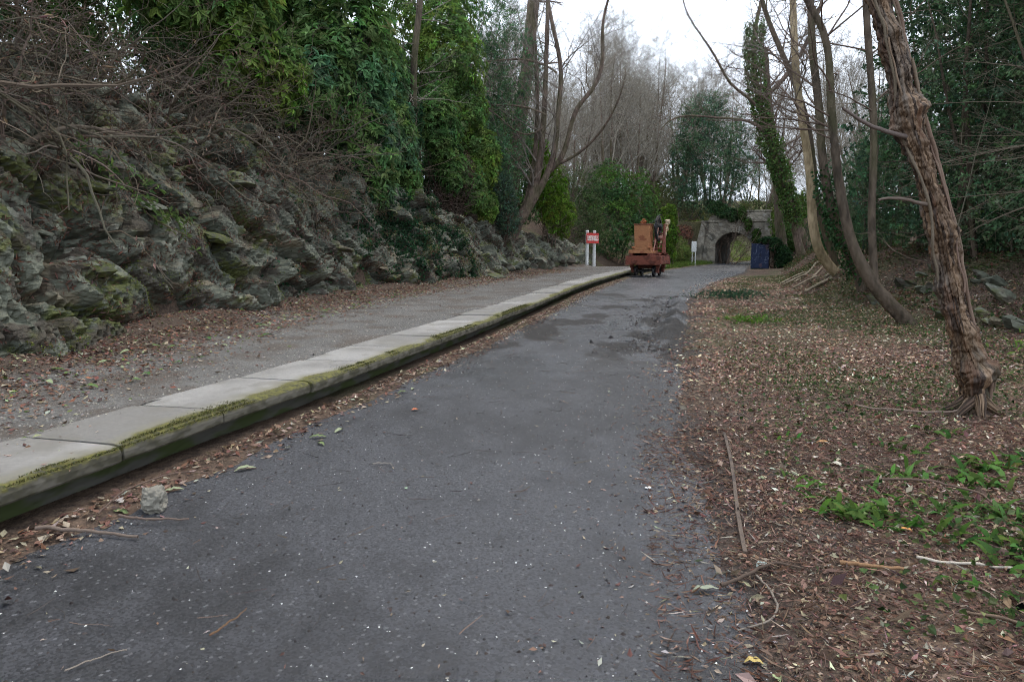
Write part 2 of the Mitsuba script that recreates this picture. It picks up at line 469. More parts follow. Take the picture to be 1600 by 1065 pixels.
def rotz(a):
    c, s = math.cos(a), math.sin(a)
    return np.array([[c, -s, 0], [s, c, 0], [0, 0, 1.0]])


# ------------------------------------------------------------------ plan of the place, metres: x right, y along the view
def curve(*yx):
    a = np.array(yx, float)
    return lambda y: np.interp(y, a[:, 0], a[:, 1])


kerb_x = curve((-12, -6.6), (0, -3.55), (3.58, -2.74), (4.5, -2.49), (5.7, -2.18), (6.7, -1.87), (8.5, -1.40), (11.1, -0.72), (16.2, 0.53), (23.1, 2.1), (29.5, 3.78), (37.2, 6.0),
               (44, 8.4), (52, 11.6), (60, 15.1), (68.6, 19.6), (73.1, 22.2), (80, 26.2), (90, 32), (110, 46), (160, 80))
path_x = curve((-12, -0.4), (0, 0.6), (2.4, 0.86), (3.3, 0.98), (4.33, 1.14), (6.57, 1.5), (9.5, 2.2), (15.5, 3.75), (21.1, 5.15), (30.2, 8.3), (38, 11.6), (45.7, 15.0),
               (55, 18.2), (66.9, 22.6), (71.4, 25.1), (80, 30.1), (90, 36.2), (110, 50), (160, 85))
rock_x = curve((-12, -6.0), (0, -5.2), (7.5, -5.3), (9.4, -5.3), (12.9, -5.15), (17.4, -4.4), (22, -3.15), (32, -0.55), (40, 1.9), (54, 6.4), (62, 10.5), (68, 15), (80, 24.2), (90, 30.2), (110, 44), (160, 78))
rock_h = curve((-12, 3.3), (15, 3.35), (22, 2.8), (32, 2.1), (45, 1.5), (55, 1.0), (62, 0.8), (75, 1.2), (160, 2))
bank_x = curve((-12, 6.4), (0, 6.9), (7, 7.7), (10, 8.2), (14, 8.6), (20, 9.1), (26, 10.3), (33, 13), (45, 17.3), (50, 19.2), (55, 21), (66, 25), (80, 33), (90, 39), (110, 53), (160, 88))
BR_O, BR_A = np.array([19.6, 68.6]), math.radians(30)
BR_U, BR_V = np.array([math.cos(BR_A), -math.sin(BR_A)]), np.array([math.sin(BR_A), math.cos(BR_A)])


def sstep(a, b, x):
    t = np.clip((x - a) / (b - a), 0, 1)
    return t * t * (3 - 2 * t)


def nz(x, y, f, seed=0, o=3):
    return meshkit.fbm(np.stack([x * f, y * f, np.zeros_like(x) + seed * 3.3], -1), o, seed) - 0.5


def height(x, y):
    x, y = np.asarray(x, float), np.asarray(y, float)
    k, r, f, b, hr = kerb_x(y), path_x(y), rock_x(y), bank_x(y), rock_h(y)
    z = np.full(x.shape, -0.035)
    rag = nz(x, y, 1.7, 1) * 0.55 + nz(x, y, 6.5, 14) * 0.30
    w = sstep(r - 0.22, r + 0.4, x + rag)
    z = z + w * (0.075 + nz(x, y, 1.1, 2) * 0.10 + nz(x, y, 7, 3) * 0.035)
    z = z + 0.09 * sstep(r + 0.3, b, x)
    z = z + (1.25 + nz(x, y, 0.5, 4) * 0.5) * sstep(b - 0.3, b + 2.1, x) + np.clip((x - b - 2) * 0.06, 0, 2.5) + w * sstep(b - 0.5, b + 1, x) * nz(x, y, 1.8, 5) * 0.35
    lip = sstep(k + 0.42, k + 0.1, x + rag * 0.5) * (x > k - 0.3)
    z = z + lip * (0.075 + nz(x, y, 8, 6) * 0.03) * (1 - sstep(54, 58, y))
    d = f - x
    plat = (x < k - 0.25) & (y < 53)
    z = np.where(plat, -0.06, z)
    d2 = d + nz(x, y, 0.8, 7) * 0.4
    left = 0.25 + hr * np.clip((d2 - 0.35) / 1.15, 0, 1) + np.clip((d2 - 1.4) * 0.42, 0, 3.6) + nz(x, y, 0.9, 8) * 0.3 * sstep(0.5, 2, d2)
    z = np.where(d > 0, np.maximum(z, left * sstep(0, 0.5, d) - 0.06), z)
    mid = (x < k) & (y >= 53) & (d <= 0)
    z = np.where(mid, 0.0 + 0.06 * sstep(0, 0.8, k - x) + nz(x, y, 1.2, 9) * 0.08, z)
    # the road's embankment, into which the bridge is built
    u = (x - BR_O[0]) * BR_U[0] + (y - BR_O[1]) * BR_U[1]
    v = (x - BR_O[0]) * BR_V[0] + (y - BR_O[1]) * BR_V[1]
    au = np.abs(u - 1.7)
    v0 = 0.3 - 4.5 * sstep(4.0, 7.0, au)
    emb = (4.2 + nz(x, y, 0.6, 10) * 0.5) * sstep(v0 - 0.3, v0 + 1.8, v) * sstep(11, 5.0, v) * sstep(1.85, 2.4, au)
    z = np.maximum(z, emb)
    off = np.abs(x - (k + r) / 2)
    z = z + sstep(74, 100, y) * sstep(3, 16, off) * 2.2 + sstep(95, 150, y) * 3.0
    return z


def hgt(x, y):
    return float(height(np.array([x]), np.array([y]))[0])


# ------------------------------------------------------------------ ground, path, platform surface
def grid_mesh(xs, ys, fn):
    X, Y = np.meshgrid(xs, ys)
    Z = fn(X, Y)
    v = np.stack([X, Y, Z], -1).reshape(-1, 3)
    n, m = len(ys), len(xs)
    i = (np.arange(n - 1)[:, None] * m + np.arange(m - 1)[None]).reshape(-1, 1)
    return v, np.hstack([i, i + 1, i + m + 1, i + m])


xs = np.r_[-400, -200, -120, np.arange(-80, -16, 2.0), np.arange(-16, -7, 0.4), np.arange(-7, 11, 0.14), np.arange(11, 30, 0.3), np.arange(30, 90, 2.0), 120, 200, 400]
ys = np.r_[-300, -150, -60, np.arange(-30, 0, 1.5), np.arange(0, 16, 0.14), np.arange(16, 80, 0.4), np.arange(80, 160, 2.0), 200, 300, 500, 900]
GV, GF = grid_mesh(xs, ys, height)
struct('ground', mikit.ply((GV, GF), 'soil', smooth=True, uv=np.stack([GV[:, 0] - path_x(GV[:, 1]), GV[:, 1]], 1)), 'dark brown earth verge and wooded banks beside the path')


def path_mesh():
    ys = np.r_[np.arange(-8, 30, 0.10), np.arange(30, 110, 0.4)]
    t = np.linspace(0, 1, 60)
    Y, Tt = np.meshgrid(ys, t, indexing='ij')
    X = kerb_x(Y) + 0.02 + (path_x(Y) + 0.25 - kerb_x(Y)) * Tt
    Z = 0.012 - 0.03 * sstep(0.06, 0.0, np.minimum(Tt, 1 - Tt)) + nz(X, Y, 0.8, 21) * 0.03 + nz(X, Y, 6, 22) * 0.010
    # churned ruts on the right shoulder where the mud has been driven over
    e = path_x(Y) - X
    rut = sstep(11, 14, Y) * sstep(24, 19, Y) * sstep(1.5, 0.7, e)
    Z = Z + rut * (0.20 * np.exp(-((e - 0.12 + nz(X, Y, 0.7, 23) * 0.5) / 0.16) ** 2) * (0.6 + nz(X, Y, 3, 25)) + 0.05 * np.exp(-((e - 0.72 + nz(X, Y, 0.5, 26) * 0.6) / 0.10) ** 2) + nz(X, Y, 5, 24) * 0.07)
    v = np.stack([X, Y, Z], -1).reshape(-1, 3)
    n, m = Y.shape
    i = (np.arange(n - 1)[:, None] * m + np.arange(m - 1)[None]).reshape(-1, 1)
    f = np.hstack([i, i + 1, i + m + 1, i + m])
    return mikit.ply((v, f), 'tarmac', smooth=True, uv=np.stack([Tt, Y], -1).reshape(-1, 2))


struct('path', path_mesh(), 'dark grey cinder path curving away to the bridge')


def platform_path():
    ys = np.r_[np.arange(-8, 24, 0.1), np.arange(24, 53, 0.3)]
    t = np.linspace(0, 1, 50)
    Y, Tt = np.meshgrid(ys, t, indexing='ij')
    X = rock_x(Y) - 0.5 + (kerb_x(Y) - 0.80 - rock_x(Y) + 0.5) * Tt
    Z = plat_z(X, Y)
    v = np.stack([X, Y, Z], -1).reshape(-1, 3)
    n, m = Y.shape
    i = (np.arange(n - 1)[:, None] * m + np.arange(m - 1)[None]).reshape(-1, 1)
    return mikit.ply((v, np.hstack([i, i + 1, i + m + 1, i + m])), 'gravel', smooth=True, uv=np.stack([X - rock_x(Y), Y], -1).reshape(-1, 2))


def plat_z(X, Y):
    X, Y = np.asarray(X, float), np.asarray(Y, float)
    e = kerb_x(Y) - 0.82 - X
    d = X - rock_x(Y)
    Z = 0.318 + nz(X, Y, 1.2, 31) * 0.04 + nz(X, Y, 7, 32) * 0.018 + 0.03 * sstep(0.5, 0.0, e) * (nz(X, Y, 3, 33) + 0.3) + 0.22 * sstep(0.9, -0.2, d + nz(X, Y, 1, 34))
    return Z - 0.36 * sstep(47, 53, Y)


struct('platform_path', platform_path(), 'trodden gravel top of the old platform below the rock face')


# ------------------------------------------------------------------ platform: coping slabs over a dark wall
platform = thing('platform', 'low stone railway platform edged with mossy concrete slabs along the left of the path', 'platform')


def build_platform():
    rng = np.random.default_rng(3)
    y = -3.0
    prof = np.array([(0.84, 0.20), (0.84, 0.318), (0.825, 0.33), (0.45, 0.334), (0.22, 0.335), (0.09, 0.335), (0.03, 0.326), (0.006, 0.308), (0.0, 0.28), (0.002, 0.235), (0.012, 0.222), (0.38, 0.215)])
    vv = np.array([0.84, 0.84, 0.83, 0.45, 0.22, 0.09, 0.03, 0.0, -0.03, -0.075, -0.09, -0.4])
    i = 0
    while y < 50:
        step = rng.uniform(0.98, 1.2)
        gap = 0.022
        a, b = y + gap / 2, y + step - gap / 2
        ks = np.linspace(0, 1, 9)
        dz, tilt, push = rng.normal() * 0.004, rng.normal() * 0.003, rng.normal() * 0.008
        V, U = [], []
        for q in ks:
            yy = a + (b - a) * q
            dx = (kerb_x(yy + 0.05) - kerb_x(yy - 0.05)) / 0.1
            nn = unit(np.array([-1.0, dx]))
            # corners worn round at the joints
            worn_ = 0.006 * max(0, 1 - min(q, 1 - q) / 0.04)
            wav = 0.012 * (meshkit.fbm(np.array([[yy * 2.1, 3.0, i * 5.0]]), 3)[0] - 0.5)
            for (o, z), u in zip(prof, vv):
                oo = o + push + (wav + worn_ if u < 0.2 else 0)
                V.append((kerb_x(yy) + nn[0] * oo, yy + nn[1] * oo, z + dz + tilt * (o - 0.4) - (worn_ * 0.7 if o < 0.85 and z > 0.3 else 0)))
                U.append((i + q * 0.99, u))
        m = len(prof)
        n0 = len(ks)
        f = []
        for p in range(n0 - 1):
            for s in range(m - 1):
                A = p * m + s
                f.append((A, A + 1, A + m + 1, A + m))
        V = np.array(V)
        f = np.array(f)
        f = np.vstack([f[:, [0, 1, 2]], f[:, [0, 2, 3]]])
        caps = []
        for e in (0, (n0 - 1) * m):
            cpt = [e + j for j in range(m)]
            caps += [(cpt[0], cpt[j], cpt[j + 1]) if e == 0 else (cpt[0], cpt[j + 1], cpt[j]) for j in range(1, m - 1)]
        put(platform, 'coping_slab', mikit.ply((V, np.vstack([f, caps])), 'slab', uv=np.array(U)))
        y += step
        i += 1
    ys = np.arange(-4, 51, 0.15)
    V, nlev = [], 6
    for yy in ys:
        for j in range(nlev):
            z = -0.1 + j * 0.325 / (nlev - 1)
            V.append((kerb_x(yy) - 0.36 + 0.05 * (meshkit.fbm(np.array([[yy * 2.2, 1.0, z * 9]]), 3)[0] - 0.5), yy, z))
    idx = (np.arange(len(ys) - 1)[:, None] * nlev + np.arange(nlev - 1)[None]).reshape(-1, 1)
    put(platform, 'wall', mikit.ply((np.array(V), np.hstack([idx, idx + nlev, idx + nlev + 1, idx + 1])), 'dark_wall', smooth=40), 'dark damp mossy wall under the coping')
    # moss cushions on the front edge: tiny upright leaves in patches
    n = 26000
    yy = rng.uniform(2.5, 16, n)
    o = np.abs(rng.normal(size=n)) * 0.07 - 0.005
    x = kerb_x(yy) - o * 0.97
    keep = (meshkit.fbm(np.stack([x * 1.3 + 8, yy * 1.3, 0 * yy], 1), 4) > 0.50 + o * 0.9)
    x, yy, o = x[keep], yy[keep] - (o[keep] * -0.25), o[keep]
    z = np.where(o < 0.03, 0.318, 0.336)
    p = np.stack([x, yy, z], 1)
    d = unit(np.array([0.15, 0, 1.0]) + rng.normal(size=p.shape) * 0.55)
    v, f, c = leaf_mesh(p, d, rng.normal(size=p.shape), rng.uniform(0.006, 0.017, len(p)), 0.007, colors((0.08, 0.08, 0.022), len(p), rng, 0.4, 0.1))
    put(platform, 'moss', Bag().add(v, f, c).ply('litter'), 'yellow-green moss along the slab edge', 'stuff')


build_platform()


# ------------------------------------------------------------------ rock face
def rock_surface(y, t):
    hr = rock_h(y)
    x = rock_x(y) + 0.22 - 1.15 * np.sign(t) * np.abs(t) ** 1.15
    z = 0.16 + (hr + 0.30) * t
    n = unit(np.stack([hr, -0.15 * hr + 0 * hr, 1.15 + 0 * hr], -1))
    P = np.stack([x, y, z], -1)
    return P, n


def rock_face():
    from scipy.spatial import cKDTree
    rng = np.random.default_rng(11)
    ys = np.r_[np.arange(2.5, 20, 0.042), np.arange(20, 36, 0.075), np.arange(36, 53, 0.16)]
    ts = np.linspace(-0.06, 1.12, 84)
    Y, Tt = np.meshgrid(ys, ts, indexing='ij')
    P, N = rock_surface(Y.ravel(), Tt.ravel())
    q = P.copy()
    D = (meshkit.fbm(P * [0.45, 0.45, 0.6] + 3, 3) - 0.5) * 0.8
    for size, thick, amp, tilt, seed in ((2.3, 0.80, 0.52, 0.12, 1), (0.85, 0.26, 0.15, 0.13, 2), (0.30, 0.085, 0.030, 0.14, 3)):
        bed = unit(np.array([0.34, 0.34, 0.88]))
        e1 = unit(np.cross(bed, [0, 1.0, 0.2]))
        e2 = np.cross(bed, e1)
        warp = (np.stack([meshkit.fbm(P * 0.9 + 11 * s, 2) for s in (1, 2, 3)], -1) - 0.5) * size * 0.7
        L = np.stack([(P + warp) @ e1 / size, (P + warp) @ e2 / size, (P + warp) @ bed / thick], -1)
        lo, hi = L.min(0) - 1, L.max(0) + 1
        # seeds on a jittered lattice
        cell = np.floor(L).astype(int)
        cells = np.unique(np.vstack([cell + np.array(o) for o in np.ndindex(3, 3, 3)] - np.array([1, 1, 1])), axis=0)
        r2 = np.random.default_rng(seed)
        S = cells + r2.uniform(0, 1, cells.shape)
        off = r2.uniform(-1, 1, len(S))
        tl = r2.normal(size=(len(S), 3)) * tilt
        dist, idx = cKDTree(S).query(L, k=2)
        i0 = idx[:, 0]
        local = L - S[i0]
        D += amp * (off[i0] * 0.5 + (local * tl[i0]).sum(1))
        D -= amp * 0.7 * sstep(0.13, 0.0, dist[:, 1] - dist[:, 0])
    D += (meshkit.fbm(P * [7, 7, 16], 3) - 0.5) * 0.02
    edge = sstep(-0.06, 0.05, Tt.ravel())
    Q = P + N * (D * edge)[:, None]
    n, m = Y.shape
    i = (np.arange(n - 1)[:, None] * m + np.arange(m - 1)[None]).reshape(-1, 1)
    f = np.hstack([i, i + m, i + m + 1, i + 1])
    f = np.vstack([f[:, [0, 1, 2]], f[:, [0, 2, 3]]])
    a, b, c = Q[f[:, 0]], Q[f[:, 1]], Q[f[:, 2]]
    fn = unit(np.cross(b - a, c - a))
    if fn[:, 0].mean() < 0:
        f = f[:, ::-1]
        fn = -fn
    struct('rock_face', mikit.ply((Q, f), 'rock'), 'grey-green mossy rock face of broken slate beds behind the platform')
    return Q, f, fn


RQ, RF, RN = rock_face()
RC = RQ[RF].mean(1)


def rock_stones():
    rng = np.random.default_rng(12)
    # loose and jutting blocks
    for _ in range(36):
        y = rng.uniform(5, 30)
        t = rng.uniform(0.0, 0.9) ** 1.4
        j = np.argmin(((RC - rock_surface(np.array([y]), np.array([t]))[0][0]) ** 2).sum(1))
        s = rng.uniform(0.10, 0.34) * (1.0 if t > 0.05 else 0.8)
        v, f = stone_mesh((s * rng.uniform(0.8, 1.5), s * rng.uniform(0.8, 1.4), s * rng.uniform(0.25, 0.5)), rng)
        v = v @ rotz(rng.uniform(0, 6.3)).T
        v[:, 2] += -0.3 * v[:, 0] * rng.uniform(0.2, 1)
        put('rock_face', 'stone', mikit.ply((v + RC[j] + RN[j] * s * 0.15, f), 'rock'))


rock_stones()


def on_rock(n, rng, y0, y1, dens=None, zmin=-1, zmax=9, nzmin=-1):
    area = np.linalg.norm(np.cross(RQ[RF[:, 1]] - RQ[RF[:, 0]], RQ[RF[:, 2]] - RQ[RF[:, 0]]), axis=1)
    w = area * (RC[:, 1] > y0) * (RC[:, 1] < y1) * (RC[:, 2] > zmin) * (RC[:, 2] < zmax) * (RN[:, 2] > nzmin)
    if dens is not None:
        w = w * dens(RC)
    j = rng.choice(len(RC), n, p=w / w.sum())
    b = rng.dirichlet([1, 1, 1], n)
    return (RQ[RF[j]] * b[..., None]).sum(1), RN[j]


# ------------------------------------------------------------------ bridge
bridge = thing('bridge', 'old stone arch bridge with ivy on its parapet at the end of the path', 'bridge')


def bl(v):
    """Bridge coordinates (across, through, up) to the world."""
    v = np.asarray(v, float)
    return np.stack([BR_O[0] + v[:, 0] * BR_U[0] + v[:, 1] * BR_V[0], BR_O[1] + v[:, 0] * BR_U[1] + v[:, 1] * BR_V[1], v[:, 2]], 1)


def bput(name, mesh, b, label=None, uvmode=None, parent=None):
    v, f = np.array(mesh.vertices), np.array(mesh.faces)
    # per-face vertices, so that the masonry runs across each face in metres
    v2 = v[f].reshape(-1, 3)
    n = np.repeat(np.cross(v[f[:, 1]] - v[f[:, 0]], v[f[:, 2]] - v[f[:, 0]]), 3, 0)
    along = np.where(np.abs(n[:, :1]) > np.abs(n[:, 1:2]), v2[:, 1:2], v2[:, :1])
    uv = np.hstack([along, v2[:, 2:]])
    return put(parent or bridge, name, mikit.ply((bl(v2), np.arange(len(v2)).reshape(-1, 3)), b, uv=uv + 40), label)


def build_bridge():
    rng = np.random.default_rng(21)
    W, spring, crown, dep = 3.4, 1.85, 3.0, 6.4
    rise = crown - spring
    rad = (rise * rise + (W / 2) ** 2) / (2 * rise)
    cz = crown - rad
    a0 = math.asin(W / 2 / rad)
    arc = [(W / 2 + rad * math.sin(a), cz + rad * math.cos(a)) for a in np.linspace(-a0, a0, 25)]
    outer = [(-1.95, -0.6), (-1.0, 3.95), (4.9, 3.95), (5.6, -0.6)]
    hole = [(0, -0.7), (0, spring)] + arc[1:-1] + [(W, spring), (W, -0.7)]
    poly = Polygon(outer).difference(Polygon(hole))
    m = trimesh.creation.extrude_polygon(poly, dep, engine='earcut')
    m.vertices = m.vertices[:, [0, 2, 1]]
    m.invert()
    bput('facade', m, 'bridge_stone')
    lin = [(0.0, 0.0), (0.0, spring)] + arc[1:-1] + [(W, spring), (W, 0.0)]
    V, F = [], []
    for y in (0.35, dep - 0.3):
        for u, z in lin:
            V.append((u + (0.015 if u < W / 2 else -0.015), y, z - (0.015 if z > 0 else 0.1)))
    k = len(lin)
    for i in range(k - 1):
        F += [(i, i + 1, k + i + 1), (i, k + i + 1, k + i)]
    put(bridge, 'vault', mikit.ply((bl(np.array(V)), np.array(F)), 'shaded_vault', smooth=40), 'tunnel vault with the shade of the arch painted into its stone colour')
    # voussoirs, one by one, standing a little proud
    nv = 19
    for i in range(nv):
        b0, b1 = -a0 + 2 * a0 * i / nv + 0.008, -a0 + 2 * a0 * (i + 1) / nv - 0.008
        d = 0.34 + rng.uniform(-0.05, 0.05)
        quad = [(W / 2 + r * math.sin(b), cz + r * math.cos(b)) for b, r in ((b0, rad + 0.01), (b1, rad + 0.01), (b1, rad + d), (b0, rad + d))]
        g = trimesh.creation.extrude_polygon(Polygon(quad), 0.20, engine='earcut')
        g.vertices = g.vertices[:, [0, 2, 1]] + [0, -0.03 - rng.uniform(0, 0.015), 0]
        g.invert()
        bput('arch_stone', g, 'bridge_stone')
    bput('string_course', box(-1.45, 5.2, -0.13, 0.25, 3.955, 4.13, 0.03), 'bridge_stone', 'projecting stone ledge under the parapet')
    par = Polygon([(-0.75, 4.135), (-0.55, 4.5), (-0.1, 4.78), (0.5, 4.88), (1.0, 4.72), (1.25, 4.86), (1.9, 4.8), (2.3, 4.7), (2.3, 4.135)])
    m = trimesh.creation.extrude_polygon(par, 0.42, engine='earcut')
    m.vertices = m.vertices[:, [0, 2, 1]] + [0, 0.02, 0]
    m.invert()
    bput('parapet', m, 'bridge_stone', 'worn broken parapet of pale stone')
    bput('pier', box(2.45, 4.95, -0.10, 0.55, 4.135, 4.86, 0.03), 'bridge_stone', 'taller block of parapet at the right end')
    for i in range(6):
        x0 = 2.38 + i * 0.44
        bput('coping_stone', box(x0 + 0.008, x0 + 0.432, -0.16, 0.62, 4.865, 5.03 + rng.uniform(-0.015, 0.015), 0.025), 'bridge_stone')
    # battered buttress that ends the face on the left
    v = np.array([(-2.15, -0.55, -0.4), (-1.25, -0.55, -0.4), (-1.25, 0.3, -0.4), (-2.15, 0.3, -0.4), (-1.35, -0.12, 3.94), (-0.85, -0.12, 3.94), (-0.85, 0.3, 3.94), (-1.35, 0.3, 3.94)])
    bput('buttress', trimesh.convex.convex_hull(v), 'bridge_stone', 'sloping buttress at the left end of the face')
    v = np.array([(4.55, -0.35, -0.4), (5.5, -0.35, -0.4), (5.5, 0.3, -0.4), (4.55, 0.3, -0.4), (4.55, -0.1, 3.94), (5.0, -0.1, 3.94), (5.0, 0.3, 3.94), (4.55, 0.3, 3.94)])
    bput('buttress', trimesh.convex.convex_hull(v), 'bridge_stone')


build_bridge()

# ------------------------------------------------------------------ rail crane
crane = thing('rail_crane', 'rusty hand crane with tall brown box on a small rail wagon beside the platform', 'crane')


def build_crane():
    rng = np.random.default_rng(31)
    O, A = np.array([7.05, 38.1, 0.02]), math.radians(23.5)
    R = rotz(-A)

    def w(mesh, b, name, label=None, parent=crane, smooth=35):
        v = np.array(mesh.vertices) @ R.T + O
        return put(parent, name, mikit.ply((v, np.array(mesh.faces)), b, smooth=smooth), label)

    cat = trimesh.util.concatenate
    # chassis: end beams, side sills, deck
    w(box(-0.97, 0.97, 0.0, 0.16, 0.62, 1.08, 0.015), 'chassis_rust', 'end_beam')
    w(box(-0.97, 0.97, 2.30, 2.46, 0.62, 1.08, 0.015), 'chassis_rust', 'end_beam')
    for s in (-1, 1):
        x0, x1 = (0.80, 0.95) if s > 0 else (-0.95, -0.80)
        w(box(x0, x1, 0.165, 2.295, 0.66, 1.06, 0.012), 'chassis_rust', 'side_sill')
    w(box(-0.93, 0.93, 0.02, 2.44, 1.085, 1.13, 0.01), 'chassis_rust', 'deck')
    for s in (-1, 1):
        w(cat([cyl([0.5 * s, -0.02, 0.84], [0.5 * s, -0.10, 0.84], 0.11), cyl([0.5 * s, -0.10, 0.84], [0.5 * s, -0.125, 0.84], 0.15)]), 'chassis_rust', 'bolt_plate')
    for y in (0.50, 1.90):
        w(cyl([-0.70, y, 0.30], [0.70, y, 0.30], 0.05), 'black_iron', 'axle')
        for s in (-1, 1):
            prof = np.array([(0.04, -0.06), (0.10, -0.06), (0.10, -0.025), (0.24, -0.02), (0.245, -0.05), (0.275, -0.05), (0.285, 0.03), (0.32, 0.035), (0.32, 0.055), (0.10, 0.055), (0.04, 0.05)])
            wh = trimesh.creation.revolve(np.vstack([prof, prof[:1]]), sections=28)
            wh.apply_transform(trimesh.transformations.rotation_matrix(-s * math.pi / 2, [0, 1, 0]))
            wh.apply_translation([s * 0.50, y, 0.285])
            w(wh, 'black_iron', 'wheel')
            w(cat([box(min(s * .60, s * .76), max(s * .60, s * .76), y - 0.11, y + 0.11, 0.19, 0.62, 0.02), box(min(s * .62, s * .80), max(s * .62, s * .80), y - 0.16, y + 0.16, 0.45, 0.61, 0.01)]), 'chassis_rust', 'axle_box')
    w(box(-0.62, 0.62, 0.9, 1.5, 0.42, 0.61, 0.02), 'chassis_rust', 'brake_beam')
    # slewing ring and sloping base plate
    w(cyl([0, 1.25, 1.13], [0, 1.25, 1.25], 0.62, 36), 'chassis_rust', 'slewing_ring')
    v = np.array([(-0.84, 0.05, 1.26), (0.42, 0.05, 1.26), (0.42, 1.9, 1.26), (-0.84, 1.9, 1.26), (-0.80, 0.08, 1.44), (0.36, 0.08, 1.44), (0.36, 1.85, 1.40), (-0.80, 1.85, 1.40)])
    w(trimesh.convex.convex_hull(v), 'box_brown', 'base_plate')
    for x in (-0.7, 0.3):
        w(box(x - 0.09, x + 0.09, 0.06, 2.3, 1.135, 1.255, 0.01), 'chassis_rust', 'bearer')
    # counterweight box, wider at its rim
    v = np.array([(-0.51, 0.12, 1.56), (0.27, 0.12, 1.56), (0.27, 0.98, 1.56), (-0.51, 0.98, 1.56), (-0.55, 0.08, 2.76), (0.29, 0.08, 2.76), (0.29, 1.02, 2.76), (-0.55, 1.02, 2.76)])
    bx = w(trimesh.convex.convex_hull(v), 'box_brown', 'counterweight_box', 'plain brown counterweight box, its paint rusting')
    w(box(-0.58, 0.32, 0.05, 1.05, 2.762, 2.82, 0.012), 'chassis_rust', 'rim', parent=bx)
    w(box(-0.60, 0.36, 0.09, 1.04, 1.445, 1.555, 0.012), 'box_brown', 'plinth', parent=bx)
    for x in (-0.60, 0.30):
        w(cat([box(x - 0.05, x + 0.10, 0.0, 0.14, 1.50, 1.62, 0.02), cyl([x + 0.025, -0.03, 1.56], [x + 0.025, 0.01, 1.56], 0.035, 10)]), 'rust_lump', 'lug', parent=bx)
    v, f = stone_mesh((0.21, 0.2, 0.13), rng, 30)
    w(trimesh.Trimesh(v + [-0.14, 0.5, 2.93], f), 'rust_lump', 'rust_lump', 'lump of rusty scrap on top of the box')
    v, f = stone_mesh((0.1, 0.1, 0.07), rng, 24)
    w(trimesh.Trimesh(v + [-0.12, 0.42, 3.05], f), 'rust_lump', 'rust_lump')
    # side frames with cross stays
    for x in (0.34, 0.80):
        v = [(x - 0.03, 1.05, 1.26), (x + 0.03, 1.05, 1.26), (x - 0.03, 1.95, 1.26), (x + 0.03, 1.95, 1.26), (x - 0.03, 1.35, 2.85), (x + 0.03, 1.35, 2.85), (x - 0.03, 1.6, 2.85), (x + 0.03, 1.6, 2.85)]
        w(trimesh.convex.convex_hull(np.array(v)), 'chassis_rust', 'side_frame')
    for z in (1.5, 1.75, 2.0, 2.3):
        w(cyl([0.35, 1.25, z], [0.80, 1.25, z], 0.035, 10), 'chassis_rust', 'stay')
    # gear wheel with spokes, seen nearly edge-on
    gx, gy, gz, gr = 0.56, 1.0, 2.58, 0.65
    ring = trimesh.creation.annulus(gr - 0.11, gr, 0.12, sections=40)
    ring.apply_transform(trimesh.transformations.rotation_matrix(math.pi / 2, [0, 1, 0]))
    ring.apply_translation([gx, gy, gz])
    gear = w(ring, 'black_iron', 'gear_wheel', 'large black gear wheel')
    teeth = []
    for i in range(44):
        a = i * 2 * math.pi / 44
        t = box(-0.055, 0.055, -0.02, 0.02, -0.02, 0.025)
        t.apply_translation([0, 0, gr + 0.015])
        t.apply_transform(trimesh.transformations.rotation_matrix(a, [1, 0, 0]))
        t.apply_translation([gx, gy, gz])
        teeth.append(t)
    w(cat(teeth), 'black_iron', 'teeth', parent=gear)
    for i in range(6):
        a = i * math.pi / 3 + 0.2
        w(cyl([gx, gy, gz], [gx, gy + math.sin(a) * (gr - 0.08), gz + math.cos(a) * (gr - 0.08)], 0.035, 10), 'black_iron', 'spoke', parent=gear)
    w(cyl([gx - 0.16, gy, gz], [gx + 0.2, gy, gz], 0.11), 'black_iron', 'hub', parent=gear)
    w(cyl([0.36, 0.9, 2.68], [0.78, 0.9, 2.68], 0.15, 24), 'black_iron', 'winding_drum')
    w(cyl([0.36, 1.35, 2.1], [0.8, 1.35, 2.1], 0.12, 20), 'pink_paint', 'pinion_shaft')
    # tie rods, cranks, jib foot and jib
    w(cyl([0.42, 0.55, 1.36], [0.62, 0.75, 2.62], 0.03, 12), 'pink_paint', 'tie_rod', 'faded pink tie rod')
    w(cyl([0.36, 0.75, 1.40], [0.56, 1.1, 2.45], 0.022, 12), 'pink_paint', 'tie_rod')
    w(cat([cyl([0.42, 0.8, 1.9], [0.52, 0.75, 2.2], 0.045, 10), cyl([0.42, 0.7, 1.9], [0.42, 0.95, 1.9], 0.04, 10)]), 'pink_paint', 'crank_handle')
    for dx in (0.0, 0.2):
        p0, p1 = np.array([0.52 + dx, 1.6, 1.55]), np.array([0.62 + dx * 0.5, 2.9, 3.0])
        w(cyl(p0, p1, 0.045, 10), 'cream_paint', 'jib_spar', 'weathered cream jib spar')
    for k in range(5):
        q = (k + 0.5) / 5
        w(cyl([0.52 + 0.1 * q, 1.6 + 1.3 * q, 1.55 + 1.45 * q], [0.72 + 0.0 * q, 1.6 + 1.3 * q, 1.55 + 1.45 * q], 0.03, 8), 'cream_paint', 'jib_rung')
    w(cat([cyl([0.58, 2.9, 3.0], [0.80, 2.9, 3.0], 0.14, 18), cyl([0.64, 2.9, 2.86], [0.72, 2.95, 2.5], 0.05, 10)]), 'cream_paint', 'pulley')
    P = resample([(0.2, 0.6, 2.86), (0.38, 0.8, 2.98), (0.56, 1.0, 3.26), (0.6, 1.9, 3.2), (0.69, 2.9, 3.12)], 20)
    v, f = tubes(P, np.full(20, 0.014), 6)
    w(trimesh.Trimesh(v, f, process=False), 'black_iron', 'rope', 'wire rope from box to jib head')
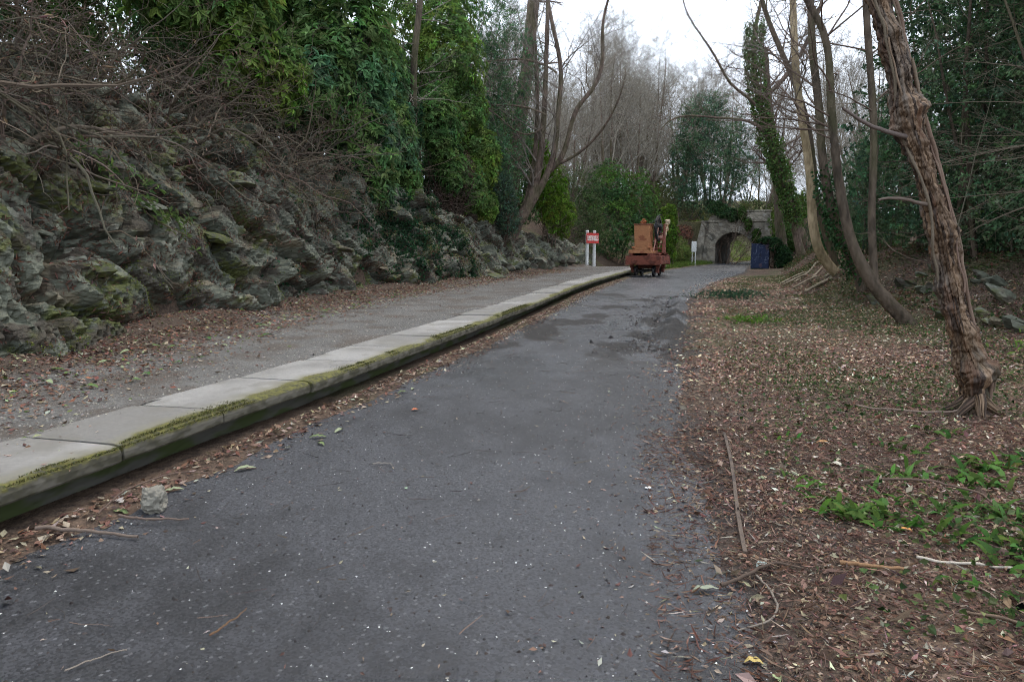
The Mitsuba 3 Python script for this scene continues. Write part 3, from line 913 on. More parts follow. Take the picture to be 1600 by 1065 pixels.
    for k in range(7):
        s = rng.uniform(0.06, 0.16)
        v, f = stone_mesh((s * 1.5, s, s * 0.8), rng)
        w(trimesh.Trimesh(v + [rng.uniform(0.45, 0.9), rng.uniform(0.15, 1.9), 1.13 + s * 0.6], f), 'chassis_rust', 'scrap_piece')
    # the bit of track it stands on
    tr = thing('track', 'short length of rusty rail track under the rail crane', 'track')
    for s in (-1, 1):
        v = np.array(trimesh.util.concatenate([box(s * 0.50 - 0.03, s * 0.50 + 0.03, -1.0, 3.6, -0.045, -0.02), box(s * 0.5 - 0.012, s * 0.5 + 0.012, -1.0, 3.6, -0.115, -0.046), box(s * 0.5 - 0.06, s * 0.5 + 0.06, -1.0, 3.6, -0.14, -0.116)]).vertices)
        m = trimesh.util.concatenate([box(s * 0.50 - 0.035, s * 0.50 + 0.035, -0.9, 3.4, -0.03, 0.015), box(s * 0.5 - 0.06, s * 0.5 + 0.06, -0.9, 3.4, -0.06, -0.031)])
        w(m, 'black_iron', 'rail', parent=tr)
    for y in (-0.5, 0.4, 1.3, 2.2, 3.1):
        w(box(-0.85, 0.85, y - 0.11, y + 0.11, -0.12, -0.012, 0.01), 'old_wood', 'sleeper', parent=tr)
    m = box(-1.25, -0.15, -0.62, -0.50, 0.0, 0.05, 0.01)
    m.apply_transform(trimesh.transformations.rotation_matrix(0.25, [0, 0, 1]))
    t2 = thing('wooden_chock', 'dark timber lying on the path in front of the rail crane wheels', 'timber')
    scene[t2] = mikit.ply((np.array(m.vertices) @ R.T + O, np.array(m.faces)), 'black_iron')


build_crane()


# ------------------------------------------------------------------ signs and cabinet
def build_signs():
    s = thing('station_sign', 'red station name board with white letters on two white posts', 'sign')
    t = unit(np.array([0.52, 0.854, 0.0]))
    nrm = np.array([t[1], -t[0], 0])
    base = np.array([5.02, 48.6, 0.0])
    M = np.stack([t, nrm, [0, 0, 1.0]], 1)

    def w(m, b, name, label=None, parent=s):
        return put(parent, name, mikit.ply((np.array(m.vertices) @ M.T + base, np.array(m.faces)), b), label)

    for k, u in enumerate((0.28, 1.45)):
        p = w(box(u - 0.085, u + 0.085, -0.08, 0.08, 0.1, 2.62, 0.012), 'white_paint', 'post')
        w(box(u - 0.105, u + 0.105, -0.10, 0.10, 2.622, 2.74, 0.04), 'white_paint', 'cap', parent=p)
    b = w(box(-0.06, 1.92, 0.083, 0.125, 1.86, 2.56, 0.01), 'sign_red', 'board', 'red name board')
    for z0, z1, x0, x1 in ((1.86, 1.90, -0.06, 1.92), (2.52, 2.56, -0.06, 1.92)):
        w(box(x0, x1, 0.127, 0.14, z0, z1), 'sign_red', 'frame', parent=b)
    tx = meshkit.text_mesh('UNION MILLS', 0.33, 0.012, bold=True)
    v = np.array(tx.vertices)
    v[:, 0] = 0.06 + (v[:, 0] - v[:, 0].min()) * 1.74 / np.ptp(v[:, 0])
    q = np.stack([v[:, 0], 0.128 + v[:, 2], 2.05 + v[:, 1]], 1)
    f = np.array(tx.faces)[:, ::-1]
    put(b, 'lettering', mikit.ply((q @ M.T + base, f), 'letter_white'), 'raised white station name')

    s2 = thing('notice_board', 'small white notice board on two thin posts left of the bridge', 'sign')
    t = unit(np.array([0.93, -0.37, 0.0]))
    nrm = np.array([t[1], -t[0], 0])
    M2 = np.stack([t, nrm, [0, 0, 1.0]], 1)
    base2 = np.array([15.62, 61.6, hgt(15.7, 61.6)])
    for u in (0.03, 0.30):
        m = cyl([u, 0, -0.1], [u, 0, 2.1], 0.03, 10)
        put(s2, 'post', mikit.ply((np.array(m.vertices) @ M2.T + base2, np.array(m.faces)), 'white_paint'))
    m = box(-0.04, 0.37, 0.032, 0.06, 1.18, 2.08, 0.008)
    put(s2, 'board', mikit.ply((np.array(m.vertices) @ M2.T + base2, np.array(m.faces)), 'white_paint'))

    c = thing('cabinet', 'blue graffiti-covered metal cabinet under ivy to the right of the bridge arch', 'cabinet')
    A = math.radians(-24)
    base3 = np.array([16.85, 50.0, 0.02])
    R = rotz(A)

    def wc(m, b, name, label=None):
        v = np.array(m.vertices)
        ff = np.array(m.faces)
        v2 = v[ff].reshape(-1, 3)
        uv = np.stack([v2[:, 0] + v2[:, 1], v2[:, 2]], 1)
        return put(c, name, mikit.ply((v2 @ R.T + base3, np.arange(len(v2)).reshape(-1, 3)), b, uv=uv), label)

    wc(box(0.0, 1.2, 0.0, 0.8, 0.08, 1.78, 0.015), 'blue_paint', 'body')
    wc(box(-0.03, 1.23, -0.03, 0.83, 1.783, 1.84, 0.015), 'blue_paint', 'lid')
    wc(box(0.03, 1.17, 0.03, 0.77, -0.1, 0.078), 'dark_wall', 'plinth')
    for k in range(2):
        wc(box(0.04 + 0.565 * k, 0.595 + 0.565 * k, -0.022, -0.002, 0.16, 1.70, 0.006), 'blue_paint', 'door')
    wc(box(0.63, 0.655, -0.05, -0.024, 0.9, 1.1, 0.005), 'black_iron', 'handle')


build_signs()


# ------------------------------------------------------------------ trees and bushes
GREY_TWIG, BROWN_TWIG, RED_TWIG = (0.20, 0.17, 0.145), (0.13, 0.095, 0.075), (0.115, 0.072, 0.056)


def sprays(c, axis, per, rng, L, W, col, length=0.22, var=0.25, fold=0.22, droop=0.1):
    """Short leafy shoots: PER leaves along each."""
    m = len(c)
    axis = unit(axis + 0.5 * rng.normal(size=axis.shape))
    s = np.tile(np.linspace(0.05, 1, per), m)[:, None] * length * np.repeat(rng.uniform(0.6, 1.2, m), per)[:, None]
    a2 = np.repeat(axis, per, 0)
    perp = unit(np.cross(a2, rng.normal(size=a2.shape)))
    d = a2 * 0.45 + perp
    pos = np.repeat(c, per, 0) + a2 * s
    nrm = a2 * 0.6 + np.array([0, 0, 0.7]) + 0.4 * rng.normal(size=a2.shape)
    l = L * rng.uniform(0.7, 1.2, m * per)
    cc = np.repeat(colors(col, m, rng, var, 0.10), per, 0) * (1 + 0.2 * rng.normal(size=(m * per, 1)))
    return leaf_mesh(pos, d, nrm, l, l * W / L, np.clip(cc, 0.004, 0.9), fold, droop)


def branch_set(P, R, rng, spec, color, sides=(5, 4, 3, 3)):
    """Branch generations grown from stems P, R by SPEC (list of dicts for children)."""
    B = Bag()
    for g, s in enumerate(spec):
        P, R = children(P, R, rng=rng, **s)
        v, f = tubes(P, R, sides[g])
        B.add(v, f, colors(color, 1, rng, 0.0, 0.0))
    return B, P


def leafy_form(key, seed, blobs, n, L, W, col, mode, per, stems, stem_r, H, floor=0.2):
    """A shapegroup of one evergreen at the origin: crown, trunk and branches."""
    rng = np.random.default_rng(seed)
    p, o = ball_points(blobs, n, rng, (0.5, 1.08), 0.45)
    ok = p[:, 2] > floor
    v, f, c = (sprays if mode == 'spray' else whorls)(p[ok], unit(o[ok] + [0, 0, 0.35]), per, rng, L, W, np.asarray(col))
    st = rng.normal(size=(stems, 3)) * [0.3, 0.3, 0]
    st[:, 2] = -0.3
    P = grow(st, rng.normal(size=(stems, 3)) * [0.14, 0.14, 0] + [0, 0, 1], np.full(stems, H), 10, rng, 0.02, 0.05)
    R = rng.uniform(0.7, 1.2, stems)[:, None] * stem_r * np.linspace(1, 0.2, 10)[None]
    B, _ = branch_set(P, R, rng, [dict(m=10, t0=0.1, t1=0.95, ang=(50, 90), lf=(0.18, 0.35), rf=0.3, up=0.0, wob=0.1, k=6), dict(m=5, ang=(25, 60), lf=(0.3, 0.6), k=4), dict(m=3, ang=(25, 60), lf=(0.3, 0.6), k=3)], (0.13, 0.105, 0.08))
    scene[key] = {'type': 'shapegroup', 'crown': Bag().add(v, f, c).ply('leaf_glossy'), 'trunk': Bag().add(*tubes(P, R, 8)).ply('bark_olive', smooth=True), 'branches': B.ply('twig', smooth=True)}
    return key


def leafy_copy(name, label, cat, form, x, y, s, rot, group=None):
    key = thing(name, label, cat, group)
    scene[key] = {'type': 'instance', 'to_world': T().translate([x, y, hgt(x, y)]).rotate([0, 0, 1], rot).scale(s), 'form': {'type': 'ref', 'id': form}}


def bush(name, label, base, blobs, n, L, W, col, seed, mode='whorl', per=8, b='leaf_glossy', group=None, lump=0.35, shell=(0.6, 1.02), col2=None, stems=7, cat='bush', axis_up=0.5,
         stem_color=BROWN_TWIG, size=1.0):
    rng = np.random.default_rng(seed)
    key = thing(name, label, cat, group)
    p, o = ball_points(blobs, n, rng, shell, lump, size)
    ok = p[:, 2] > height(p[:, 0], p[:, 1]) + 0.05
    p, o = p[ok], o[ok]
    axis = unit(o + [0, 0, axis_up])
    c = np.asarray(col, float)
    if col2 is not None:
        w = sstep(0.42, 0.6, meshkit.fbm(p * 0.8 + seed, 2))[:, None]
        c = c * (1 - w) + np.asarray(col2) * w
    v, f, cc = (whorls(p, axis, per, rng, L, W, c) if mode == 'whorl' else sprays(p, axis, per, rng, L, W, c, L * 3.2))
    put(key, 'foliage', Bag().add(v, f, cc).ply(b))
    # stems from the ground into the crown
    base = np.asarray(base, float)
    ctr = np.array([np.asarray(x[0], float) for x in blobs])
    tgt = ctr[rng.integers(0, len(ctr), stems)] + rng.normal(size=(stems, 3)) * 0.3
    st = base + rng.normal(size=(stems, 3)) * [0.25, 0.25, 0]
    st[:, 2] = height(st[:, 0], st[:, 1]) - 0.1
    P = grow(st, tgt - st, np.linalg.norm(tgt - st, axis=1) * 1.1, 9, rng, 0.0, 0.10)
    R = rng.uniform(0.025, 0.05, stems)[:, None] * np.linspace(1, 0.35, 9)[None]
    B = Bag()
    B.add(*tubes(P, R, 6))
    C, RC_ = children(P, R, 9, rng, 0.2, 1.0, (25, 70), (0.3, 0.55), 0.55, 0.02, 0.2, 5)
    B.add(*tubes(C, RC_, 4))
    C2, R2 = children(C, RC_, 5, rng, 0.2, 1.0, (25, 70), (0.35, 0.7), 0.6, 0.02, 0.2, 4)
    B.add(*tubes(C2, R2, 3))
    B.c = [colors(stem_color, len(x), rng, 0.05, 0.02) for x in B.v]
    put(key, 'stems', B.ply('twig', smooth=True))
    return key


def stem_tree(name, label, stems, bark, seed, spec, color=BROWN_TWIG, sides=18, bump=0.05, flare=0.0, k=60, group=None, smooth=True, cat='tree', names=None):
    """A tree built along given stems [(points, radii), ...] with grown branches."""
    rng = np.random.default_rng(seed)
    key = thing(name, label, cat, group)
    Ps, Rs = [], []
    for i, (pts, rad) in enumerate(stems):
        v, f, uv = trunk_mesh(pts, rad, k, sides, seed + i, bump, flare=flare if i == 0 else 0)
        put(key, 'trunk' if i == 0 else 'stem', mikit.ply((v, f), bark, smooth=True, uv=uv))
        Ps.append(resample(pts, 14))
        Rs.append(np.interp(np.linspace(0, 1, 14), np.linspace(0, 1, len(rad)), rad))
    if spec:
        B, tips = branch_set(np.array(Ps), np.array(Rs), rng, spec, color)
        put(key, 'branches', B.ply('twig', smooth=True))
    return key


def bare_tree_parts(seed, H, spread=0.5, lean=(0, 0), dense=1.0):
    """A leafless tree at the origin: trunk and branches."""
    rng = np.random.default_rng(seed)
    nst = rng.integers(1, 4)
    st = np.zeros((nst, 3))
    st[:, :2] = rng.normal(size=(nst, 2)) * 0.15
    st[:, 2] = -0.4
    d = np.concatenate([rng.normal(size=(nst, 2)) * 0.13 + lean, np.ones((nst, 1))], 1)
    P = grow(st, d, np.full(nst, H * 0.9) * rng.uniform(0.8, 1.1, nst), 10, rng, 0.03, 0.06)
    R = (H * 0.0125 * rng.uniform(0.7, 1.1, nst))[:, None] * np.linspace(1, 0.12, 10)[None]
    trunk = Bag().add(*tubes(P, R, 8))
    spec = [dict(m=int(13 * dense), t0=0.2, t1=1.0, ang=(20, 55), lf=(0.3, 0.55), rf=0.5, up=0.10, wob=0.10, k=6, tip=0.3),
            dict(m=7, t0=0.2, t1=1.0, ang=(20, 55), lf=(0.35, 0.6), rf=0.55, up=0.06, wob=0.12, k=5, tip=0.35, rmin=0.008),
            dict(m=5, t0=0.15, t1=1.0, ang=(20, 60), lf=(0.4, 0.75), rf=0.6, up=0.04, wob=0.12, k=4, tip=0.5, rmin=0.006),
            dict(m=4, t0=0.2, t1=1.0, ang=(20, 60), lf=(0.45, 0.8), rf=0.7, up=0.03, wob=0.1, k=3, tip=0.6, rmin=0.005)]
    B, _ = branch_set(P, R, rng, spec, (0.25, 0.225, 0.185), (5, 3, 3, 3))
    return trunk, B


# bare trees beyond the crane, over the bridge and on the banks: a few forms, each tree an entry of its own
FORMS = []
for i in range(5):
    tr_, br_ = bare_tree_parts(100 + i, 12.0, dense=1.0)
    scene['bare_tree_form_%03d' % (i + 1)] = {'type': 'shapegroup', 'trunk': tr_.ply('bark_brown', smooth=True), 'branches': br_.ply('twig', smooth=True)}
    FORMS.append('bare_tree_form_%03d' % (i + 1))


def bare_tree(x, y, H, form, rot, label, group, dz=0.0):
    key = thing('bare_tree', label, 'tree', group)
    tw = T().translate([x, y, hgt(x, y) + dz]).rotate([0, 0, 1], rot).scale(H / 12.0)
    scene[key] = {'type': 'instance', 'to_world': tw, 'form': {'type': 'ref', 'id': FORMS[form]}}


def background():
    rng = np.random.default_rng(41)
    far = [(8, 82), (11, 90), (14, 84), (17, 95), (21, 90), (12, 104), (25, 98), (6, 96), (18, 108), (29, 106), (3, 88), (15, 76), (9.5, 74), (23, 112), (33, 112), (0, 78), (27, 92), (5, 72), (12.5, 70),
           (36, 96), (40, 104), (34, 88), (46, 110), (41, 90), (50, 100)]
    far += [(7.5, 70), (9.3, 68), (11, 74), (13, 79), (15.5, 82), (10, 80), (16.5, 86), (12, 88), (19, 84)]
    far += [(-6 + 66 * ((i * 0.618) % 1), 82 + 40 * ((i * 0.371 + 0.2) % 1)) for i in range(24)]
    far = [q for q in far if not (q[0] > kerb_x(q[1]) - 1 and q[0] < path_x(q[1]) + 1)]
    for i, (x, y) in enumerate(far):
        bare_tree(x, y, rng.uniform(14, 20), i % 5, rng.uniform(0, 360), 'grey leafless tree in the stand on the slope behind the rail crane and bridge', 'bare trees behind the bridge')
    right = [(24, 58, 15), (28, 64, 15), (23.5, 46, 14), (29, 52, 15), (20.5, 41, 13), (26, 70, 15), (33, 60, 14), (31, 45, 13), (19, 34, 12), (24, 37, 13)]
    nr = nth_from_left(right)
    for i, (x, y, H) in enumerate(right):
        bare_tree(x, y, H, (i + 3) % 5, rng.uniform(0, 360), nr[i] + ' thin leafless tree from the left on the bank right of the bridge', 'bare trees on the right bank')
    left = [(2.2, 50, 14), (-1, 46, 15), (4.5, 60, 13), (0.5, 58, 15), (-3.5, 52, 15), (6.5, 66, 11), (-2.5, 62, 15)]
    nl = nth_from_left(left)
    for i, (x, y, H) in enumerate(left):
        bare_tree(x, y, H, (i + 1) % 5, rng.uniform(0, 360), nl[i] + ' leafless tree from the left behind the leaning many-stemmed tree', 'bare trees on the left bank')


background()

# --- left bank trees
L1 = [(-3.75, 26.5, 2.9), (-3.74, 26.5, 3.6), (-3.66, 26.5, 4.8), (-3.58, 26.5, 6.3), (-3.53, 26.5, 8.2), (-3.35, 26.5, 9.7), (-3.23, 26.5, 11.6)]
TW = lambda m, **k: dict(m=m, **k)
stem_tree('ivy_trunk_tree', 'slim straight trunk rising from the rock face among the rhododendrons, ivy round its foot', [(L1, (0.17, 0.14, 0.13, 0.12, 0.11, 0.10))], 'bark_olive', 51,
          [TW(20, t0=0.3, t1=0.95, ang=(55, 90), lf=(0.15, 0.5), rf=0.16, up=-0.01, wob=0.1, k=9), TW(6, ang=(25, 60), lf=(0.3, 0.6), k=5), TW(3, ang=(20, 50), lf=(0.3, 0.6), k=4)], GREY_TWIG)
k2 = 37.0 / 31.0
sc = lambda pts: [(x * k2, y * k2, (z - 1.6) * k2 + 1.6) for x, y, z in pts]
L2A = sc([(-0.12, 31.0, 1.7), (0.08, 31.0, 2.26), (0.61, 31.0, 3.28), (1.05, 31.0, 4.5), (1.31, 31.0, 6.37), (1.43, 31.0, 9.0), (1.5, 31.0, 11.82), (1.54, 31.0, 13.83)])
L2B = sc([(0.42, 31.0, 2.73), (1.24, 31.0, 4.17), (1.76, 31.0, 5.44), (1.96, 31.0, 7.17), (2.06, 31.0, 9.0), (1.77, 31.0, 10.55), (1.55, 31.0, 11.57), (1.33, 31.0, 13.33)])
L2C = sc([(1.54, 31.0, 4.82), (2.32, 30.86, 5.95), (2.83, 30.71, 7.51), (3.35, 30.57, 8.13), (3.71, 30.43, 8.99), (3.72, 30.29, 10.59), (3.9, 30.14, 11.54), (4.12, 30.0, 12.47)])
L2D = sc([(1.70, 31.0, 5.05), (2.84, 30.5, 5.56), (3.57, 30.0, 6.22), (4.02, 29.5, 6.9), (4.3, 29.0, 7.6), (4.5, 29, 8.6)])
L2E = sc([(0.35, 31.1, 3.0), (0.78, 31.3, 4.2), (1.0, 31.4, 5.6), (1.1, 31.5, 7.6), (1.0, 31.6, 10.0), (0.9, 31.6, 12.0)])
ARC1 = [(1.74, 36.5, 8.15), (0.0, 36.5, 8.63), (-2.0, 36.4, 8.49), (-3.6, 36.3, 8.0), (-4.4, 36.2, 7.35)]
ARC2 = [(2.25, 36.6, 10.2), (1.0, 36.5, 10.75), (-1.0, 36.5, 10.75), (-3.0, 36.4, 10.3), (-4.8, 36.2, 9.45)]
ARC3 = [(1.6, 36.6, 7.6), (0.35, 36.4, 7.3), (-1.0, 36.3, 8.3), (-3.3, 36.2, 8.8), (-5.2, 36, 8.15)]
many = stem_tree('leaning_tree', 'many-stemmed bare tree leaning right from the rock face above the platform', [(L2A, (0.270, 0.217, 0.180, 0.135, 0.120, 0.112, 0.098, 0.075)), (L2B, (0.203, 0.173, 0.143, 0.120, 0.105, 0.083, 0.060)),
                 (L2C, (0.150, 0.120, 0.105, 0.090, 0.068, 0.045)), (L2D, (0.09, 0.07, 0.055, 0.04, 0.025)), (L2E, (0.14, 0.12, 0.1, 0.08)), (ARC1, (0.05, 0.04, 0.03, 0.02)), (ARC2, (0.05, 0.04, 0.03, 0.02)), (ARC3, (0.045, 0.035, 0.028, 0.018))], 'bark_brown', 52,
                 [TW(15, t0=0.2, t1=1.0, ang=(25, 75), lf=(0.15, 0.42), rf=0.32, up=0.05, wob=0.12, k=7), TW(7, ang=(25, 60), lf=(0.3, 0.6), k=5), TW(5, ang=(20, 55), lf=(0.35, 0.7), k=4),
                  TW(3, ang=(20, 50), lf=(0.4, 0.7), k=3)], GREY_TWIG, flare=0.35)
L3 = [(-0.35, 42, 3.2), (0.05, 42, 5.6), (0.5, 42, 8.8), (0.9, 42, 12.2), (1.2, 42, 15.2), (1.45, 42, 18.5)]
stem_tree('pine_trunk', 'thick reddish brown pine trunk rising behind the leaning many-stemmed tree', [(L3, (0.42, 0.38, 0.36, 0.34, 0.32))], 'bark_brown', 53,
          [TW(10, t0=0.35, t1=1.0, ang=(60, 90), lf=(0.12, 0.3), rf=0.25, up=0.02, wob=0.12, k=7), TW(5, ang=(25, 60), lf=(0.3, 0.6), k=5), TW(4, ang=(20, 50), lf=(0.3, 0.6), k=4)], BROWN_TWIG)

# --- left bank bushes
BRIGHT, MID, BLUE, DARK, LIME = (0.165, 0.25, 0.055), (0.13, 0.22, 0.072), (0.115, 0.215, 0.115), (0.05, 0.09, 0.04), (0.15, 0.24, 0.04)
bush('rhododendron', 'bright yellow-green rhododendron overhanging the tangle of bare stems at upper left', (-7.2, 16.5, 4), [((-6.1, 16.4, 6.6), (1.0, 1.3, 1.9)), ((-6.9, 15.2, 8.0), (1.5, 1.6, 1.6)), ((-5.6, 17.4, 5.6), (0.7, 0.9, 1.0)), ((-6.6, 14.4, 6.6), (0.9, 0.8, 0.8))],
     2400, 0.24, 0.078, BRIGHT, 61, col2=MID)
bush('rhododendron', 'tall blue-green rhododendron hanging over the middle of the rock face left of the slim trunk', (-6.0, 21.5, 4), [((-4.7, 21.0, 7.0), (1.4, 1.6, 2.6)), ((-4.35, 21.0, 4.6), (1.0, 1.1, 1.7)), ((-5.4, 20.0, 6.0), (1.1, 1.3, 1.6)), ((-5.6, 21.0, 9.0), (1.8, 1.9, 1.9)), ((-4.1, 21.2, 3.4), (0.6, 0.7, 0.9))],
     3700, 0.25, 0.08, BLUE, 62, col2=MID)
bush('laurel', 'light green laurel behind the slim straight trunk, highest on the left bank', (-3.6, 33, 5), [((-2.9, 32, 10.0), (1.7, 1.8, 2.2)), ((-2.2, 33, 7.6), (1.2, 1.4, 1.6)), ((-3.6, 33, 12.4), (2.2, 2.0, 2.0))], 3600, 0.19, 0.066, MID, 63, col2=BRIGHT, cat='bush')
bush('holly_bush', 'dark green holly between the slim trunk and the leaning many-stemmed tree', (-1.0, 37, 4), [((-1.5, 37.5, 9.6), (1.7, 1.8, 3.0)), ((-0.3, 38, 7.2), (1.3, 1.5, 2.6)), ((0.3, 38.5, 11.0), (1.4, 1.5, 2.0)), ((-0.9, 36, 4.8), (1.2, 1.2, 1.7)), ((-1.6, 38, 13.2), (2.0, 2.0, 1.8)), ((-2.2, 35, 8.2), (1.0, 1.1, 1.6)), ((-1.0, 35, 6.4), (0.9, 0.9, 1.0))],
     4600, 0.11, 0.055, (0.11, 0.195, 0.10), 64, mode='spray', per=9)
bush('laurel', 'dull green laurel hanging in shade just right of the slim straight trunk', (-3.2, 30, 3.5), [((-3.0, 29.5, 6.6), (0.9, 1.0, 1.6)), ((-2.5, 30, 4.9), (0.7, 0.9, 1.1)), ((-1.7, 31, 4.0), (0.6, 0.7, 0.8))], 2300, 0.17, 0.062, (0.095, 0.18, 0.065), 65, col2=MID)
bush('holly_bush', 'silvery green holly low on the rock left of the leaning tree foot', (-0.5, 35, 3), [((-0.55, 34.5, 4.0), (0.7, 0.8, 1.2)), ((-0.2, 34.6, 2.9), (0.5, 0.6, 0.7))], 1300, 0.08, 0.042, (0.08, 0.13, 0.085), 66, mode='spray', per=9)
bush('laurel', 'bright green laurel right behind the leaning tree foot', (2.2, 42, 3), [((2.3, 41.5, 4.6), (1.0, 1.0, 2.0)), ((3.0, 43, 3.4), (0.9, 0.9, 1.4)), ((1.6, 41, 6.5), (0.6, 0.8, 1.4))], 2200, 0.14, 0.055, (0.10, 0.19, 0.025), 67, col2=LIME)
bush('laurel', 'broad-leaved green laurel spilling over the rock to the left of the slim trunk', (-4.6, 25, 3.6), [((-4.2, 24.6, 5.4), (1.0, 1.2, 1.5)), ((-4.7, 25.5, 7.6), (1.1, 1.3, 1.7)), ((-3.7, 24.8, 4.0), (0.6, 0.8, 0.9))], 2400, 0.19, 0.066, MID, 75, col2=BLUE)
bush('laurel', 'low broad-leaved laurel on the rock between the slim trunk and the leaning tree', (-2.4, 32, 3), [((-2.2, 31.6, 4.4), (1.0, 1.0, 1.3)), ((-1.4, 33, 5.6), (0.9, 1.0, 1.4)), ((-1.2, 33.4, 3.5), (0.6, 0.6, 0.8))], 2200, 0.18, 0.064, MID, 76, col2=BRIGHT)
bush('dead_brush', 'brown dead brush under the laurels just right of the slim straight trunk', (-2.6, 31, 3), [((-2.5, 30.2, 3.9), (0.8, 0.7, 1.0)), ((-2.1, 30.6, 4.9), (0.6, 0.6, 0.8)), ((-3.0, 29.6, 3.4), (0.5, 0.5, 0.6))], 420, 0.12, 0.03, (0.085, 0.055, 0.042), 77, b='litter', stems=22, stem_color=(0.10, 0.075, 0.06))
bush('shrub', 'olive shrub thick with dead twigs behind the red station sign', (4.3, 54, 1.5), [((3.9, 54, 3.2), (1.5, 1.5, 2.0)), ((5.2, 56, 5.2), (1.9, 1.8, 2.8)), ((6.4, 55.5, 2.6), (1.0, 1.0, 1.6))], 2400, 0.12, 0.05, (0.09, 0.12, 0.055), 68, mode='spray', per=7, stems=16)
bush('laurel', 'large dark green laurel behind the rail crane', (9.2, 60, 1.5), [((8.4, 59, 3.4), (2.2, 1.8, 3.0)), ((10.2, 60, 5.2), (2.3, 1.9, 2.9)), ((8.0, 60, 6.8), (1.8, 1.7, 2.0)), ((11.6, 59.5, 2.8), (1.2, 1.2, 2.4))], 4600, 0.17, 0.06, (0.085, 0.16, 0.065), 69, col2=(0.10, 0.18, 0.045))
bush('laurel', 'yellow-green bush close to the right side of the rail crane', (12.4, 56, 0.5), [((12.3, 56.5, 2.3), (0.9, 0.9, 2.0)), ((12.6, 57.2, 3.9), (0.7, 0.8, 1.3))], 1700, 0.17, 0.05, (0.13, 0.22, 0.03), 70, col2=(0.09, 0.16, 0.03))
bush('bamboo_clump', 'feathery pale green clump beside the white notice board', (14.3, 64, 0.4), [((14.2, 63.5, 1.2), (1.2, 1.1, 1.3)), ((13.4, 65, 2.3), (1.2, 1.2, 1.8)), ((15.2, 65.5, 1.0), (1.3, 1.0, 1.1)), ((16.1, 67.3, 1.2), (0.9, 0.8, 1.2))], 2600, 0.24, 0.03, (0.20, 0.26, 0.085), 71, stems=14, cat='plant', b='leaf')
bush('shrub', 'reddish brown dead-leaved shrub against the left end of the bridge', (16.9, 69, 2), [((16.6, 69.3, 3.0), (1.1, 0.8, 0.9))], 500, 0.12, 0.05, (0.20, 0.09, 0.06), 72, b='litter', stem_color=RED_TWIG)
bush('laurel', 'mid green bush hanging above the left end of the rock wall', (5.2, 61, 2), [((6.2, 63, 4.5), (1.6, 1.6, 2.6))], 1500, 0.14, 0.055, (0.05, 0.10, 0.03), 73)
bush('shrub', 'pale olive scrub on the embankment left of the bridge', (14.5, 71, 3), [((14.0, 71, 4.6), (2.4, 1.5, 2.2)), ((16.5, 71.5, 5.2), (1.3, 1.2, 1.4))], 1500, 0.13, 0.04, (0.13, 0.14, 0.07), 74, mode='spray', per=7, stems=20, stem_color=GREY_TWIG)


# thicket of bare rhododendron stems over the rock at upper left, under its own evergreen canopy
def thicket():
    rng = np.random.default_rng(81)
    key = thing('rhododendron_thicket', 'tangle of bare brown rhododendron stems spilling over the rock face at upper left', 'bush')
    n = 200
    y = rng.uniform(5.0, 20, n)
    st = np.stack([rock_x(y) - rng.uniform(1.2, 3.8, n), y, 0 * y], 1)
    st[:, 2] = height(st[:, 0], st[:, 1]) - 0.05
    d = np.stack([rng.uniform(0.5, 1.0, n), rng.normal(size=n) * 0.45 - 0.1, rng.uniform(0.0, 0.75, n)], 1)
    P = grow(st, d, rng.uniform(1.8, 3.6, n), 13, rng, -0.032, 0.21)
    P[..., 2] = np.maximum(P[..., 2], height(P[..., 0], P[..., 1]) + 0.05)
    R = rng.uniform(0.014, 0.04, n)[:, None] * np.linspace(1, 0.22, 13)[None]
    big = [i for i in np.argsort(-R[:, 0])[:16]]
    for i in big:
        v, f = tubes(P[i], R[i], 8)
        put(key, 'limb', Bag().add(v, f, colors((0.135, 0.108, 0.08), 1, rng, 0.1, 0.04)).ply('twig', smooth=True))
    B = Bag()
    rest = [i for i in range(n) if i not in big]
    v, f = tubes(P[rest], R[rest], 5)
    B.add(v, f, np.repeat(colors((0.12, 0.098, 0.074), len(rest), rng, 0.25, 0.05), 13 * 5, 0))
    C, RC_ = children(P, R, 6, rng, 0.2, 1.0, (25, 75), (0.25, 0.6), 0.6, -0.03, 0.26, 8, 0.3, 0.004)
    v, f = tubes(C, RC_, 4)
    B.add(v, f, np.repeat(colors((0.11, 0.09, 0.068), len(C), rng, 0.3, 0.05), 8 * 4, 0))
    C2, R2 = children(C, RC_, 5, rng, 0.2, 1.0, (25, 75), (0.3, 0.75), 0.6, -0.02, 0.22, 6, 0.5, 0.0035)
    v, f = tubes(C2, R2, 3)
    B.add(v, f, np.repeat(colors((0.10, 0.08, 0.062), len(C2), rng, 0.3, 0.05), 6 * 3, 0))
    # dead leaves caught in the twigs
    q = C.reshape(-1, 3)[rng.integers(0, len(C) * 8, 5200)]
    q = q + 0.03 * rng.normal(size=q.shape)
    B.add(*leaf_mesh(q, rng.normal(size=q.shape) + [0, 0, -0.8], rng.normal(size=q.shape), rng.uniform(0.04, 0.12, len(q)), rng.uniform(0.01, 0.035, len(q)), colors((0.13, 0.085, 0.06), len(q), rng, 0.35, 0.1)))
    put(key, 'stems', B.ply('twig'), kind='stuff')
    blobs = [((-8.2, yy, 7.4 + (yy > 11) * 1.1), (2.6, 2.2, 1.5)) for yy in (3.5, 6.5, 9.5, 12.5, 15.5)] + [((-6.6, yy, 7.3), (1.6, 1.6, 0.9)) for yy in (5, 8, 11)] + [((-10.5, yy, 7.5), (2.2, 2.2, 2)) for yy in (5, 9, 13, 17, 21)]
    p, o = ball_points(blobs, 7000, rng, (0.55, 1.02))
    v, f, c = whorls(p, unit(o + [0, 0, 0.5]), 8, rng, 0.15, 0.05, MID)
    put(key, 'canopy', Bag().add(v, f, c).ply('leaf_glossy'))


thicket()


